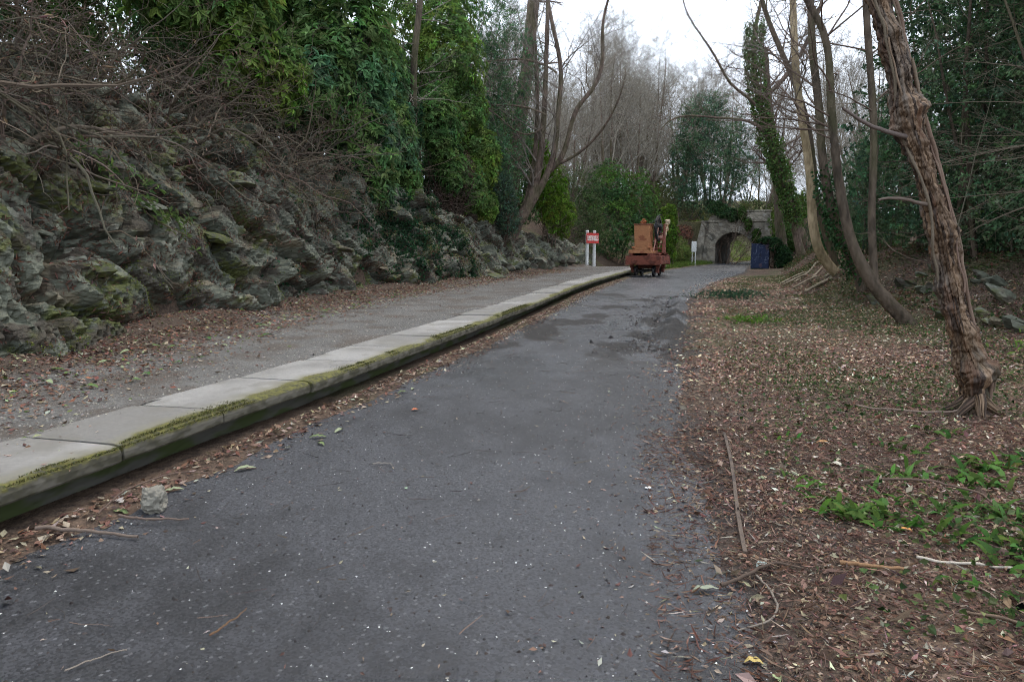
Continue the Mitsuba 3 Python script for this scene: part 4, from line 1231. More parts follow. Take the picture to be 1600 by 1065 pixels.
# evergreen scrub that closes the slope behind the rock face
def slope_scrub():
    rng = np.random.default_rng(85)
    k = 0
    tall = lambda r: [((0, 0, 1.2), (r, r, 1.5)), ((0.5, 0.4, 2.9), (r, r, 1.9)), ((-0.4, -0.3, 4.4), (r * 0.9, r * 0.9, 1.5)), ((0.9, -0.4, 2.2), (r * 0.6, r * 0.7, 1.2))]
    forms = [leafy_form('evergreen_bush_form_%03d' % (i + 1), 860 + i, tall(2.0), 2600, 0.2, 0.075, (MID, (0.07, 0.13, 0.05), BLUE)[i], 'whorl', 8, 5, 0.05, 5.0) for i in range(3)]
    low = lambda a: [((0, 0, 1.0), (1.7, 1.7, 1.1)), ((0.9 * a, 0.6, 1.8), (1.1, 1.2, 1.1)), ((-0.8, -0.5 * a, 1.7), (1.0, 1.1, 1.0))]
    forms += [leafy_form('scrub_form_%03d' % (i + 1), 870 + i, low(1 - 2 * i), 1500, 0.14, 0.055, ((0.13, 0.15, 0.065), (0.10, 0.13, 0.05))[i], 'spray', 7, 12, 0.02, 3.0) for i in range(2)]
    names = ['nearest the camera', 'second from the camera', 'third from the camera', 'fourth from the camera', 'fifth from the camera', 'behind the bright overhanging rhododendron', 'behind the blue-green rhododendron', 'behind the slim straight trunk', 'behind the highest light green laurel', 'behind the dark holly', 'behind the pine trunk', 'behind the dull hanging laurel']
    for y, dd, zt, r in ((6, 5.2, 5.8, 2.0), (9.5, 5.6, 6.6, 2.2), (13, 5.2, 7.2, 2.2), (16.5, 5.5, 7.5, 2.3), (20, 5.2, 8.0, 2.2), (24, 5.0, 8.2, 2.2), (28, 5.2, 8.6, 2.4), (32, 5.2, 9.5, 2.5), (37, 5.0, 10.5, 2.6), (43, 5.0, 9.0, 2.6), (49, 5.0, 8.5, 2.6), (26, 7.5, 11, 2.6)):
        x = float(rock_x(y)) - dd
        zg = hgt(x, y)
        leafy_copy('evergreen_bush', 'dense dark evergreen bush high on the left slope, ' + names[k], 'bush', forms[k % 3], x, y, (zt - zg + 1.6) / 6.0, rng.uniform(0, 360))
        k += 1
    # pale scrub over the embankment and the slopes behind the bridge
    for x, y, s in ((12.5, 72, 0.9), (10.5, 75, 1.2), (14.5, 76, 1.3), (16.5, 78, 1.2), (8.0, 72, 1.1), (6.0, 78, 1.3), (19.5, 79, 1.2), (27, 72, 1.1), (29.5, 68, 1.0), (31, 74, 1.3), (22, 84, 1.2), (12, 84, 1.5), (17, 88, 1.5), (7, 88, 1.5), (28, 92, 1.5), (34, 84, 1.5), (37, 78, 1.4), (3, 84, 1.4), (21, 94, 1.6), (32, 98, 1.8), (40, 90, 1.6), (25.2, 57, 0.7), (23.2, 52.5, 0.6), (28, 58, 0.9), (26, 50, 0.8)):
        leafy_copy('scrub', 'pale olive scrub bush on the slopes around and behind the bridge', 'bush', forms[3 + (k % 2)], x, y, s, rng.uniform(0, 360), 'scrub around the bridge')
        k += 1


slope_scrub()

# --- right side
PEEL = [(4.60, 6.84, -0.12), (4.57, 6.84, 0.15), (4.55, 6.84, 0.36), (4.45, 6.85, 0.64), (4.32, 6.86, 1.02), (4.2, 6.86, 1.45), (4.08, 6.86, 1.88), (3.9, 6.87, 2.39), (3.72, 6.88, 2.86), (3.64, 6.88, 3.16), (3.52, 6.88, 3.53), (3.4, 6.89, 3.87), (3.24, 6.9, 4.32), (3.02, 6.9, 4.98), (2.7, 6.9, 6.2), (2.5, 6.9, 7.6)]


PEEL = [(x * 0.93, y * 0.93, (z - 1.6) * 0.93 + 1.6) for x, y, z in PEEL]


def peeling_tree():
    rng = np.random.default_rng(91)
    key = thing('peeling_tree', 'gnarled tree with peeling orange-brown bark and burls leaning left in the right foreground', 'tree')
    K, S = 620, 96
    p = resample(PEEL, K)
    s = np.r_[0, np.cumsum(np.linalg.norm(np.diff(p, axis=0), axis=1))]
    r = 0.58 * np.interp(p[:, 2], [-0.12, 0.0, 0.12, 0.35, 0.5, 0.62, 0.8, 1.3, 1.9, 2.4, 2.75, 3.1, 3.9, 5, 7.6], [0.21, 0.19, 0.165, 0.185, 0.225, 0.185, 0.155, 0.165, 0.165, 0.155, 0.165, 0.15, 0.14, 0.125, 0.09])
    v, f = tubes(p, r, S)
    c = np.repeat(p, S, 0)
    out = unit(v - c)
    q = np.stack([v[:, 0], v[:, 1], v[:, 2]], 1)
    # vertical flutes, peeling plates with stepped edges, burls
    d = 0.05 * (meshkit.fbm(q * [9, 9, 5.5], 3) - 0.5) + 0.024 * (meshkit.fbm(q * [40, 40, 14], 3) - 0.5)
    from scipy.spatial import cKDTree
    for cs, ct, amp, sd in ((0.07, 0.15, 0.013, 5), (0.028, 0.06, 0.008, 6)):
        r2 = np.random.default_rng(sd)
        wq = q + (np.stack([meshkit.fbm(q * 7 + 5 * j, 2) for j in range(3)], 1) - 0.5) * 0.07
        Lq = wq / [cs, cs, ct]
        cells = np.unique(np.vstack([np.floor(Lq).astype(int) + np.array(o) - 1 for o in np.ndindex(3, 3, 3)]), axis=0)
        S_ = cells + r2.uniform(0, 1, cells.shape)
        dist, idx = cKDTree(S_).query(Lq, k=2)
        tl = r2.normal(size=(len(S_), 3)) * 0.5
        d += amp * (r2.uniform(-1, 1, len(S_))[idx[:, 0]] * 0.7 + ((Lq - S_[idx[:, 0]]) * tl[idx[:, 0]]).sum(1))
        d -= amp * 0.9 * sstep(0.14, 0.0, dist[:, 1] - dist[:, 0])
    plate = meshkit.fbm(q * [14, 14, 4] + 9, 2)
    d += 0.014 * sstep(0.47, 0.51, plate)
    ring = 0.02 * (meshkit.fbm(np.stack([q[:, 2] * 7, q[:, 0] * 2, q[:, 1] * 2], 1), 2) - 0.5)
    d += ring
    burls = [(0.42, -1.9, 0.075, 0.13), (0.50, -0.5, 0.085, 0.12), (0.52, -2.6, 0.06, 0.09), (1.05, -2.8, 0.05, 0.07), (1.25, -2.9, 0.06, 0.08), (2.80, -1.5, 0.14, 0.12), (2.66, -2.7, 0.09, 0.09), (2.50, -1.6, 0.05, 0.07), (3.42, -1.5, 0.07, 0.06),
             (3.9, -2.0, 0.05, 0.07), (1.75, -1.2, 0.05, 0.09), (2.0, -2.3, 0.035, 0.06), (1.55, -0.4, 0.05, 0.08), (3.1, -0.5, 0.05, 0.1), (0.85, -0.7, 0.05, 0.09), (-0.02, -2.5, 0.10, 0.10), (-0.02, -0.4, 0.12, 0.11), (-0.03, -1.4, 0.08, 0.08), (-0.03, 0.8, 0.1, 0.1), (0.2, -2.2, 0.04, 0.07), (0.22, -1.0, 0.04, 0.07), (4.05, -0.9, 0.04, 0.06)]
    for z, a, h, w in burls:
        i = np.argmin(np.abs(p[:, 2] - z))
        b = p[i] + np.array([math.cos(a), math.sin(a), 0]) * r[i] * 0.9
        d += 0.8 * h * np.exp(-((v - b) ** 2).sum(1) / (2 * (w * 0.62) ** 2)) * (0.8 + 0.5 * meshkit.noise(v * 22))
    v = v + out * d[:, None]
    ang = np.tile(np.arange(S) / S, K)
    uv = np.stack([np.minimum(ang, 1 - ang) * 2, np.repeat(s, S)], 1)
    put(key, 'trunk', mikit.ply((v, f), 'bark_peeling', smooth=True, uv=uv))
    # surface roots running out into the litter
    for a, L, r0 in ((-2.6, 0.16, 0.055), (-1.7, 0.14, 0.06), (-0.7, 0.22, 0.055), (0.3, 0.2, 0.05), (1.6, 0.2, 0.05), (-3.4, 0.2, 0.05)):
        e = np.array([math.cos(a), math.sin(a), 0])
        s0 = p[np.argmin(np.abs(p[:, 2] - 0.22))]
        g = lambda q: hgt(s0[0] + e[0] * q, s0[1] + e[1] * q)
        pts = [s0 + e * 0.05 + [0, 0, 0.06], [s0[0] + e[0] * 0.15, s0[1] + e[1] * 0.15, g(0.15) + 0.07], [s0[0] + e[0] * (0.15 + L * 0.4), s0[1] + e[1] * (0.15 + L * 0.4) + 0.03, g(0.15 + L * 0.4) + 0.02], [s0[0] + e[0] * (0.15 + L), s0[1] + e[1] * (0.15 + L), g(0.15 + L) - 0.05]]
        rv, rf, ruv = trunk_mesh(pts, (r0, r0 * 0.8, r0 * 0.5, r0 * 0.25), 24, 14, int(a * 10 + 60), 0.03, 6.0)
        put(key, 'root', mikit.ply((rv, rf), 'bark_peeling', smooth=True, uv=ruv))
    # dead ivy stems that wind up the bark
    for j, (a0, a1, z0, z1, rr) in enumerate(((-0.3, -0.5, 0.05, 4.9, 0.017), (-0.15, -0.9, 0.3, 3.2, 0.011), (-2.7, -2.4, 1.1, 4.9, 0.012), (-1.1, -0.2, 1.2, 2.9, 0.007), (-1.7, -2.9, 2.7, 4.4, 0.007), (-0.2, -0.35, 0.9, 4.2, 0.008))):
        z = np.linspace(z0, z1, 70)
        a = np.linspace(a0, a1, 70) + 0.45 * (meshkit.fbm(np.stack([z * 2.3, 0 * z + j * 7, 0 * z], 1), 3) - 0.5) * 2
        px = np.stack([np.interp(z, p[:, 2], p[:, k]) for k in range(3)], 1)
        rad = np.interp(z, p[:, 2], r) + 0.02 + rr * 0.4 + 0.035 * np.clip(meshkit.fbm(np.stack([z * 3, 0 * z + j * 3, 0 * z], 1), 2) - 0.45, 0, 1) * 2
        P = px + np.stack([np.cos(a), np.sin(a), 0 * a], 1) * rad[:, None]
        v, f = tubes(P, rr * (0.8 + 0.5 * meshkit.noise(P * 9)), 7)
        put(key, 'ivy_stem', Bag().add(v, f, colors((0.19, 0.145, 0.105), 1, rng, 0.15, 0.05)).ply('twig', smooth=True))
    # two dead snags pointing left, twiglets
    for pts, r0 in (([(3.49, 6.34, 2.55), (3.24, 6.28, 2.59), (3.02, 6.23, 2.66), (2.81, 6.19, 2.77)], 0.024), ([(3.72, 6.34, 1.97), (3.48, 6.25, 2.0), (3.27, 6.21, 2.02), (3.16, 6.19, 2.0)], 0.020)):
        P = resample(pts, 12, rng, 0.006)
        v, f = tubes(P, np.linspace(r0, r0 * 0.5, 12), 8)
        put(key, 'snag', Bag().add(v, f, colors((0.15, 0.12, 0.10), 1, rng, 0.1, 0.03)).ply('twig', smooth=True), 'broken grey snag pointing left')
    Pm = resample(PEEL, 20)[None]
    Rm = np.interp(np.linspace(0, 1, 20), [0, 1], [0.02, 0.02])[None]
    B, _ = branch_set(Pm, Rm, rng, [dict(m=26, t0=0.15, t1=1.0, ang=(60, 100), lf=(0.03, 0.11), rf=0.22, up=0.05, wob=0.2, k=6), dict(m=3, ang=(30, 60), lf=(0.3, 0.6), k=4)], BROWN_TWIG)
    put(key, 'twigs', B.ply('twig', smooth=True))


peeling_tree()

R2m = [(8.15, 14.2, -0.15), (8.03, 14.2, 0.05), (7.66, 14.24, 0.45), (7.34, 14.29, 0.82), (6.94, 14.33, 1.5), (6.63, 14.38, 2.49), (6.41, 14.42, 3.71), (6.29, 14.47, 4.8), (6.13, 14.51, 5.75), (5.79, 14.56, 6.4), (5.4, 14.6, 7.8), (5.2, 14.6, 9.5)]
R2r = [(7.50, 14.28, 0.62), (7.37, 14.34, 0.95), (7.34, 14.38, 1.3), (7.28, 14.41, 1.91), (7.25, 14.45, 2.94), (7.23, 14.49, 3.81), (7.1, 14.52, 5.01), (6.93, 14.56, 6.4), (6.84, 14.6, 7.59), (6.7, 14.6, 9)]
R2s = lambda pts: [(x * 0.95, y * 0.95, (z - 1.6) * 0.95 + 1.6) for x, y, z in pts]
R2m, R2r = R2s(R2m), R2s(R2r)
BS = [TW(17, t0=0.42, t1=1.0, ang=(35, 80), lf=(0.12, 0.34), rf=0.28, up=0.03, wob=0.14, k=8), TW(7, ang=(25, 65), lf=(0.3, 0.6), k=5), TW(5, ang=(20, 60), lf=(0.35, 0.7), k=4), TW(3, ang=(20, 50), lf=(0.4, 0.7), k=3)]
stem_tree('forked_tree', 'dark two-stemmed tree curving up from the foot of the right bank behind the gnarled tree', [(R2m, (0.126, 0.115, 0.097, 0.083, 0.072, 0.066, 0.061, 0.058, 0.054, 0.050)), (R2r, (0.075, 0.071, 0.064, 0.060, 0.056, 0.049))], 'bark_olive', 92, BS, flare=0.3, bump=0.085)
R6 = [(8.95, 18.0, 0.5), (8.8, 18.0, 0.97), (8.52, 18.0, 1.54), (8.28, 18.0, 1.98), (7.93, 18.0, 2.97), (7.78, 18.0, 3.6), (7.55, 18.0, 5.2), (7.35, 18.0, 6.38), (7.23, 18.0, 7.53), (7.0, 18.0, 9.2), (6.9, 18, 10.5)]
stem_tree('ivy_clad_tree', 'slim dark tree with ivy on its lower trunk just left of the forked tree', [(R6, (0.133, 0.117, 0.101, 0.094, 0.086, 0.078, 0.062))], 'bark_olive', 93, BS)
R3 = [(10.95, 23.0, 0.2), (10.67, 23.0, 0.62), (10.1, 23.0, 1.25), (9.69, 23.0, 2.44), (9.51, 23.0, 3.95), (9.14, 23.0, 5.73), (8.88, 23.0, 7.28), (8.7, 23.0, 9.18), (8.54, 23.0, 11.04), (8.4, 23, 13)]
stem_tree('pale_tree', 'pale smooth tree whose trunk bows left and then rises straight on the right bank', [(R3, (0.165, 0.150, 0.131, 0.116, 0.109, 0.098, 0.090, 0.075))], 'bark_pale', 94, BS, GREY_TWIG, bump=0.03)
R3b = [(11.25, 23.5, 0.2), (11.0, 23.5, 0.7), (10.71, 23.57, 1.25), (10.41, 23.64, 2.04), (10.11, 23.71, 2.99), (9.91, 23.79, 4.44), (9.54, 23.86, 6.09), (8.85, 23.93, 7.71), (8.3, 24.0, 8.92), (7.9, 24, 10.5)]
stem_tree('slender_tree', 'slender green-grey tree crossing behind the pale bowed trunk', [(R3b, (0.12, 0.11, 0.10, 0.09, 0.08, 0.06))], 'bark_olive', 95, BS, GREY_TWIG)
R4 = [(18.3, 44.0, 0.4), (17.9, 44.0, 1.3), (17.36, 44.0, 3.2), (16.65, 44.0, 5.52), (15.45, 44.0, 8.56), (14.6, 44.0, 11.73), (14.43, 44.0, 13.93), (14.78, 44.0, 16.1), (15.06, 44.0, 18.25)]
R4b = [(15.35, 44.0, 8.94), (13.86, 43.33, 10.49), (12.68, 42.67, 11.14), (11.63, 42.0, 12.33), (10.57, 41.33, 13.36), (9.47, 40.67, 14.67), (9.2, 40.0, 15.76)]
R4c = [(15.76, 44.0, 7.81), (14.17, 43.5, 9.04), (12.11, 43.0, 9.18), (9.72, 42.5, 9.12), (8.6, 42.0, 8.3)]
R4d = [(15.0, 44.0, 10.4), (16.5, 43.5, 12.0), (17.6, 43, 14.5), (18.2, 43, 17.5)]
ivytree = stem_tree('ivy_clad_tree', 'tall leaning tree cloaked in ivy, its long bare boughs reaching left before the bridge', [(R4, (0.266, 0.238, 0.210, 0.189, 0.168, 0.140, 0.105, 0.070)), (R4b, (0.11, 0.085, 0.07, 0.055, 0.04, 0.025)), (R4c, (0.10, 0.08, 0.06, 0.05, 0.03)), (R4d, (0.15, 0.12, 0.1, 0.06))],
                    'bark_brown', 96, BS, BROWN_TWIG)


def ivy_on(key, pts, n, rad, seed, col=(0.045, 0.085, 0.025), L=0.11, t=(0.0, 0.8), name='ivy'):
    rng = np.random.default_rng(seed)
    p = resample(pts, 60)
    i = (rng.uniform(*t, n) * 59).astype(int)
    c = p[i]
    o = unit(rng.normal(size=(n, 3)) * [1, 1, 0.35])
    q = c + o * rad * rng.uniform(0.8, 1.35, n)[:, None] * (0.7 + 0.9 * meshkit.fbm(c * 1.4 + seed, 2))[:, None]
    d = unit(o * 0.5 + rng.normal(size=(n, 3)) * 0.5 + [0, 0, -0.5])
    v, f, cc = leaf_mesh(q, d, o + 0.4 * rng.normal(size=o.shape), L * rng.uniform(0.6, 1.2, n), L * 0.8, colors(col, n, rng, 0.35, 0.12))
    put(key, name, Bag().add(v, f, cc).ply('leaf'), 'cloak of ivy leaves')


ivy_on(ivytree, R4, 7500, 0.4, 201, (0.085, 0.14, 0.045), 0.16, (0.16, 0.82))
ivy_on('ivy_clad_tree', R6, 1100, 0.20, 202, (0.035, 0.075, 0.03), 0.09, (0.04, 0.32))
ivy_on('ivy_trunk_tree', L1, 2600, 0.26, 203, (0.03, 0.065, 0.032), 0.10, (0.0, 0.45))
R7 = [(19.3, 50.0, 0.6), (19.01, 50.0, 1.64), (18.73, 50.0, 3.64), (18.42, 50.0, 6.28), (17.98, 50.0, 8.87), (17.53, 50.0, 11.85), (17.2, 50, 15)]
stem_tree('dark_trunk_tree', 'dark upright trunk on the bank to the right of the bridge', [(R7, (0.36, 0.33, 0.3, 0.28, 0.24, 0.18))], 'bark_olive', 97, BS)
R7b = [(20.2, 48.0, 1.2), (19.4, 48.0, 2.71), (18.81, 48.0, 4.2), (18.39, 48.0, 5.67), (17.64, 48.0, 7.75), (16.7, 48.0, 9.81), (16, 48, 12.5)]
stem_tree('dark_trunk_tree', 'dark trunk leaning left between the upright trunk and the pale bowed tree', [(R7b, (0.3, 0.27, 0.23, 0.2, 0.15))], 'bark_brown', 98, BS)

bush('evergreen_tree', 'dark broad evergreen hanging over the bridge parapet', (18.8, 75, 5), [((18.0, 71.5, 13.2), (1.9, 1.8, 2.3)), ((19.6, 71.0, 10.3), (2.6, 2.0, 2.8)), ((17.6, 72.0, 9.0), (1.5, 1.6, 2.4)), ((20.6, 69.8, 7.3), (2.1, 1.4, 2.2)), ((18.6, 70.6, 6.2), (1.5, 1.2, 1.6)), ((19.6, 72.4, 15.2), (2.0, 1.8, 1.6)), ((21.8, 70.8, 12.0), (1.6, 1.6, 2.4)), ((17.2, 70.5, 6.6), (1.3, 1.2, 1.0)), ((16.6, 71.5, 10.8), (1.0, 1.1, 1.2)), ((22.6, 69, 9.2), (1.3, 1.2, 1.5))],
     6000, 0.15, 0.075, (0.065, 0.12, 0.075), 101, mode='spray', per=9, cat='tree', col2=(0.10, 0.17, 0.09), lump=0.65, shell=(0.45, 1.1))
bush('ivy_curtain', 'ragged ivy hanging from the bridge parapet down to the blue cabinet', (20.6, 66.5, 0.5), [((21.6, 67.0, 4.7), (0.4, 0.35, 0.8)), ((22.1, 66.7, 3.7), (0.35, 0.35, 0.7)), ((22.75, 66.3, 2.6), (0.4, 0.4, 0.8)), ((23.2, 65.6, 1.4), (0.7, 0.7, 0.9))], 1500, 0.13, 0.09, (0.06, 0.11, 0.03), 102, b='leaf', cat='ivy', per=5)
bush('ivy_mound', 'dark ivy mound heaped over the top and right side of the blue cabinet', (18.6, 50.6, 0.5), [((18.35, 49.5, 1.75), (0.5, 0.45, 0.5)), ((18.85, 49.4, 0.9), (0.6, 0.6, 0.9)), ((17.8, 49.8, 2.05), (0.6, 0.45, 0.25))], 1500, 0.12, 0.09, (0.03, 0.065, 0.03), 103, b='leaf', cat='ivy', per=5)
bush('ivy_curtain', 'dark ivy spilling over the broken left parapet of the bridge', (20.4, 69.6, 4.3), [((20.2, 68.0, 4.9), (0.9, 0.5, 0.6)), ((20.9, 67.6, 4.6), (0.6, 0.4, 0.7)), ((19.6, 68.6, 5.4), (0.9, 0.5, 0.6))], 1300, 0.13, 0.09, (0.05, 0.095, 0.04), 107, b='leaf', cat='ivy', per=5)
bush('laurel', 'light green laurel at the right end of the bridge', (24.6, 64, 2), [((24.6, 63.5, 3.9), (1.6, 1.3, 1.8)), ((26.2, 64, 5.2), (1.5, 1.4, 1.6)), ((23.4, 61.5, 2.2), (1.0, 1.0, 1.2))], 2600, 0.17, 0.06, (0.085, 0.15, 0.035), 104, col2=(0.14, 0.20, 0.04))
bush('laurel', 'dark low laurel on the bank left of the pale bowed trunk', (17.6, 37, 1.5), [((16.6, 36, 2.6), (1.5, 1.4, 1.4)), ((15.4, 34, 1.9), (1.0, 1.1, 0.9)), ((18.4, 37, 3.4), (1.6, 1.4, 1.6))], 2600, 0.13, 0.055, (0.06, 0.115, 0.055), 105)
bush('laurel', 'spindly laurel under the dark upright trunk', (21, 54, 1.5), [((20.9, 54, 2.2), (1.2, 1.0, 1.1))], 1200, 0.14, 0.055, (0.05, 0.10, 0.03), 106)


# holly wood on the right bank
def holly_wood():
    rng = np.random.default_rng(111)
    HC, H2 = (0.07, 0.13, 0.072), (0.095, 0.155, 0.08)
    forms = []
    for i in range(5):
        blobs = [((rng.normal() * 0.6, rng.normal() * 0.6, 6.5 * q), (rng.uniform(1.2, 1.8), rng.uniform(1.2, 1.8), rng.uniform(1.0, 1.5))) for q in (0.14, 0.32, 0.5, 0.68, 0.86, 1.05)]
        forms.append(leafy_form('holly_form_%03d' % (i + 1), 1110 + i, blobs, 1750, 0.115, 0.062, HC if i % 2 else H2, 'spray', 8, 3, 0.08, 7.3, 0.3))
    spots = [(10.2, 12.5, 5.6), (12.4, 15.5, 6.4), (10.6, 16.8, 6.2), (14.8, 19.5, 7.0), (12.2, 20.5, 7.2), (13.6, 25.5, 4.2), (17.5, 25, 8.0), (15.2, 30.5, 4.0), (19.5, 31.5, 8.2), (12.5, 11.0, 6.0), (14.8, 14.5, 7.5), (18.0, 20, 8.0), (22, 27, 9), (10.5, 9.0, 5.5), (11.4, 13.8, 6.8), (13.4, 17.4, 7.2), (11.2, 18.6, 7.4), (16.2, 22.5, 8.4), (11.6, 23.0, 3.0), (14.2, 28.0, 3.6)]
    for i, (x, y, zc) in enumerate(spots):
        leafy_copy('holly_tree', 'dark glossy holly in the dense evergreen wood on the right bank', 'tree', forms[i % 5], x, y, zc / 6.5, rng.uniform(0, 360), 'hollies on the right bank')
    # thin dead poles standing in the gloom below the crowns
    for i in range(40):
        y = rng.uniform(9.5, 24)
        x = bank_x(y) + rng.uniform(0.9, 6) ** 1.0
        key = thing('sapling', 'thin bare sapling under the hollies on the right bank', 'tree', 'saplings under the hollies')
        zg = hgt(x, y)
        P = grow(np.array([[x, y, zg - 0.1]]), np.array([[rng.normal() * 0.12, rng.normal() * 0.12, 1.0]]), np.array([rng.uniform(3, 6)]), 9, rng, 0.02, 0.04)
        R = rng.uniform(0.014, 0.03) * np.linspace(1, 0.3, 9)[None]
        put(key, 'trunk', Bag().add(*tubes(P, R, 6), colors((0.15, 0.135, 0.10), 1, rng, 0.25, 0.05)).ply('twig', smooth=True))
        B, _ = branch_set(P, R, rng, [dict(m=8, t0=0.2, t1=0.95, ang=(45, 90), lf=(0.12, 0.3), rf=0.5, up=0.0, wob=0.12, k=5, rmin=0.004), dict(m=4, ang=(25, 60), lf=(0.3, 0.6), k=4, rmin=0.003)], (0.11, 0.095, 0.07))
        put(key, 'branches', B.ply('twig', smooth=True))
    key = thing('arching_bough', 'fan of long thin bare branches reaching in from the right behind the gnarled tree', 'branch')
    st = np.array([[8.6, 8.6, 3.0]] * 9) + rng.normal(size=(9, 3)) * [0.25, 0.25, 0.35]
    P = grow(st, np.array([[-1.0, 0.5, 0.1]] * 9) + rng.normal(size=(9, 3)) * 0.22, rng.uniform(2.2, 3.6, 9), 12, rng, -0.035, 0.05)
    R = np.full((9, 1), 0.012) * np.linspace(1, 0.3, 12)[None]
    B, _ = branch_set(P, R, rng, [dict(m=8, ang=(20, 45), lf=(0.2, 0.45), k=6, rmin=0.003), dict(m=3, ang=(20, 45), lf=(0.3, 0.6), k=4, rmin=0.0025)], (0.12, 0.10, 0.075))
    B.add(*tubes(P, R, 6), colors((0.12, 0.10, 0.075), 1, rng, 0, 0))
    scene[key] = B.ply('twig', smooth=True)


holly_wood()


# ------------------------------------------------------------------ ground cover and small things
LEAFCOLS = np.array([(0.15, 0.085, 0.058), (0.095, 0.052, 0.04), (0.21, 0.14, 0.10), (0.30, 0.245, 0.175), (0.065, 0.042, 0.035), (0.38, 0.35, 0.28), (0.14, 0.065, 0.045)])


def strewn(x, y, rng, Lmin, Lmax, cols, p=None, zf=height, lift=0.006, tilt=0.35, wr=(0.35, 0.6)):
    n = len(x)
    z = zf(x, y) + lift + rng.uniform(0, 0.012, n)
    a = rng.uniform(0, 2 * np.pi, n)
    d = np.stack([np.cos(a), np.sin(a), rng.normal(size=n) * tilt * 0.6], 1)
    nr = np.stack([rng.normal(size=n) * tilt, rng.normal(size=n) * tilt, np.ones(n)], 1)
    L = rng.uniform(0, 1, n) ** 1.8 * (Lmax - Lmin) + Lmin
    c = colors(cols[rng.choice(len(cols), n, p=p)], n, rng, 0.22, 0.08)
    return leaf_mesh(np.stack([x, y, z], 1), unit(d), nr, L, L * rng.uniform(*wr, n), c, rng.uniform(-0.35, 0.35, n)[:, None], rng.uniform(-0.25, 0.15, n)[:, None])


def path_z(x, y):
    return 0.012 + nz(x, y, 0.8, 21) * 0.03 + nz(x, y, 6, 22) * 0.010


def stuff(name, label, category, shape):
    key = thing(name, label, category, kind='stuff')
    scene[key] = shape


def verge_points(n, rng, y0, y1, power=1.0, lo=-0.05, hi=1.0):
    u = rng.uniform(0, 1, n)
    y = y0 + (y1 - y0) * u ** power
    a, b = path_x(y) + lo, bank_x(y) + hi
    x = a + (b - a) * rng.uniform(0, 1, n)
    return x, y


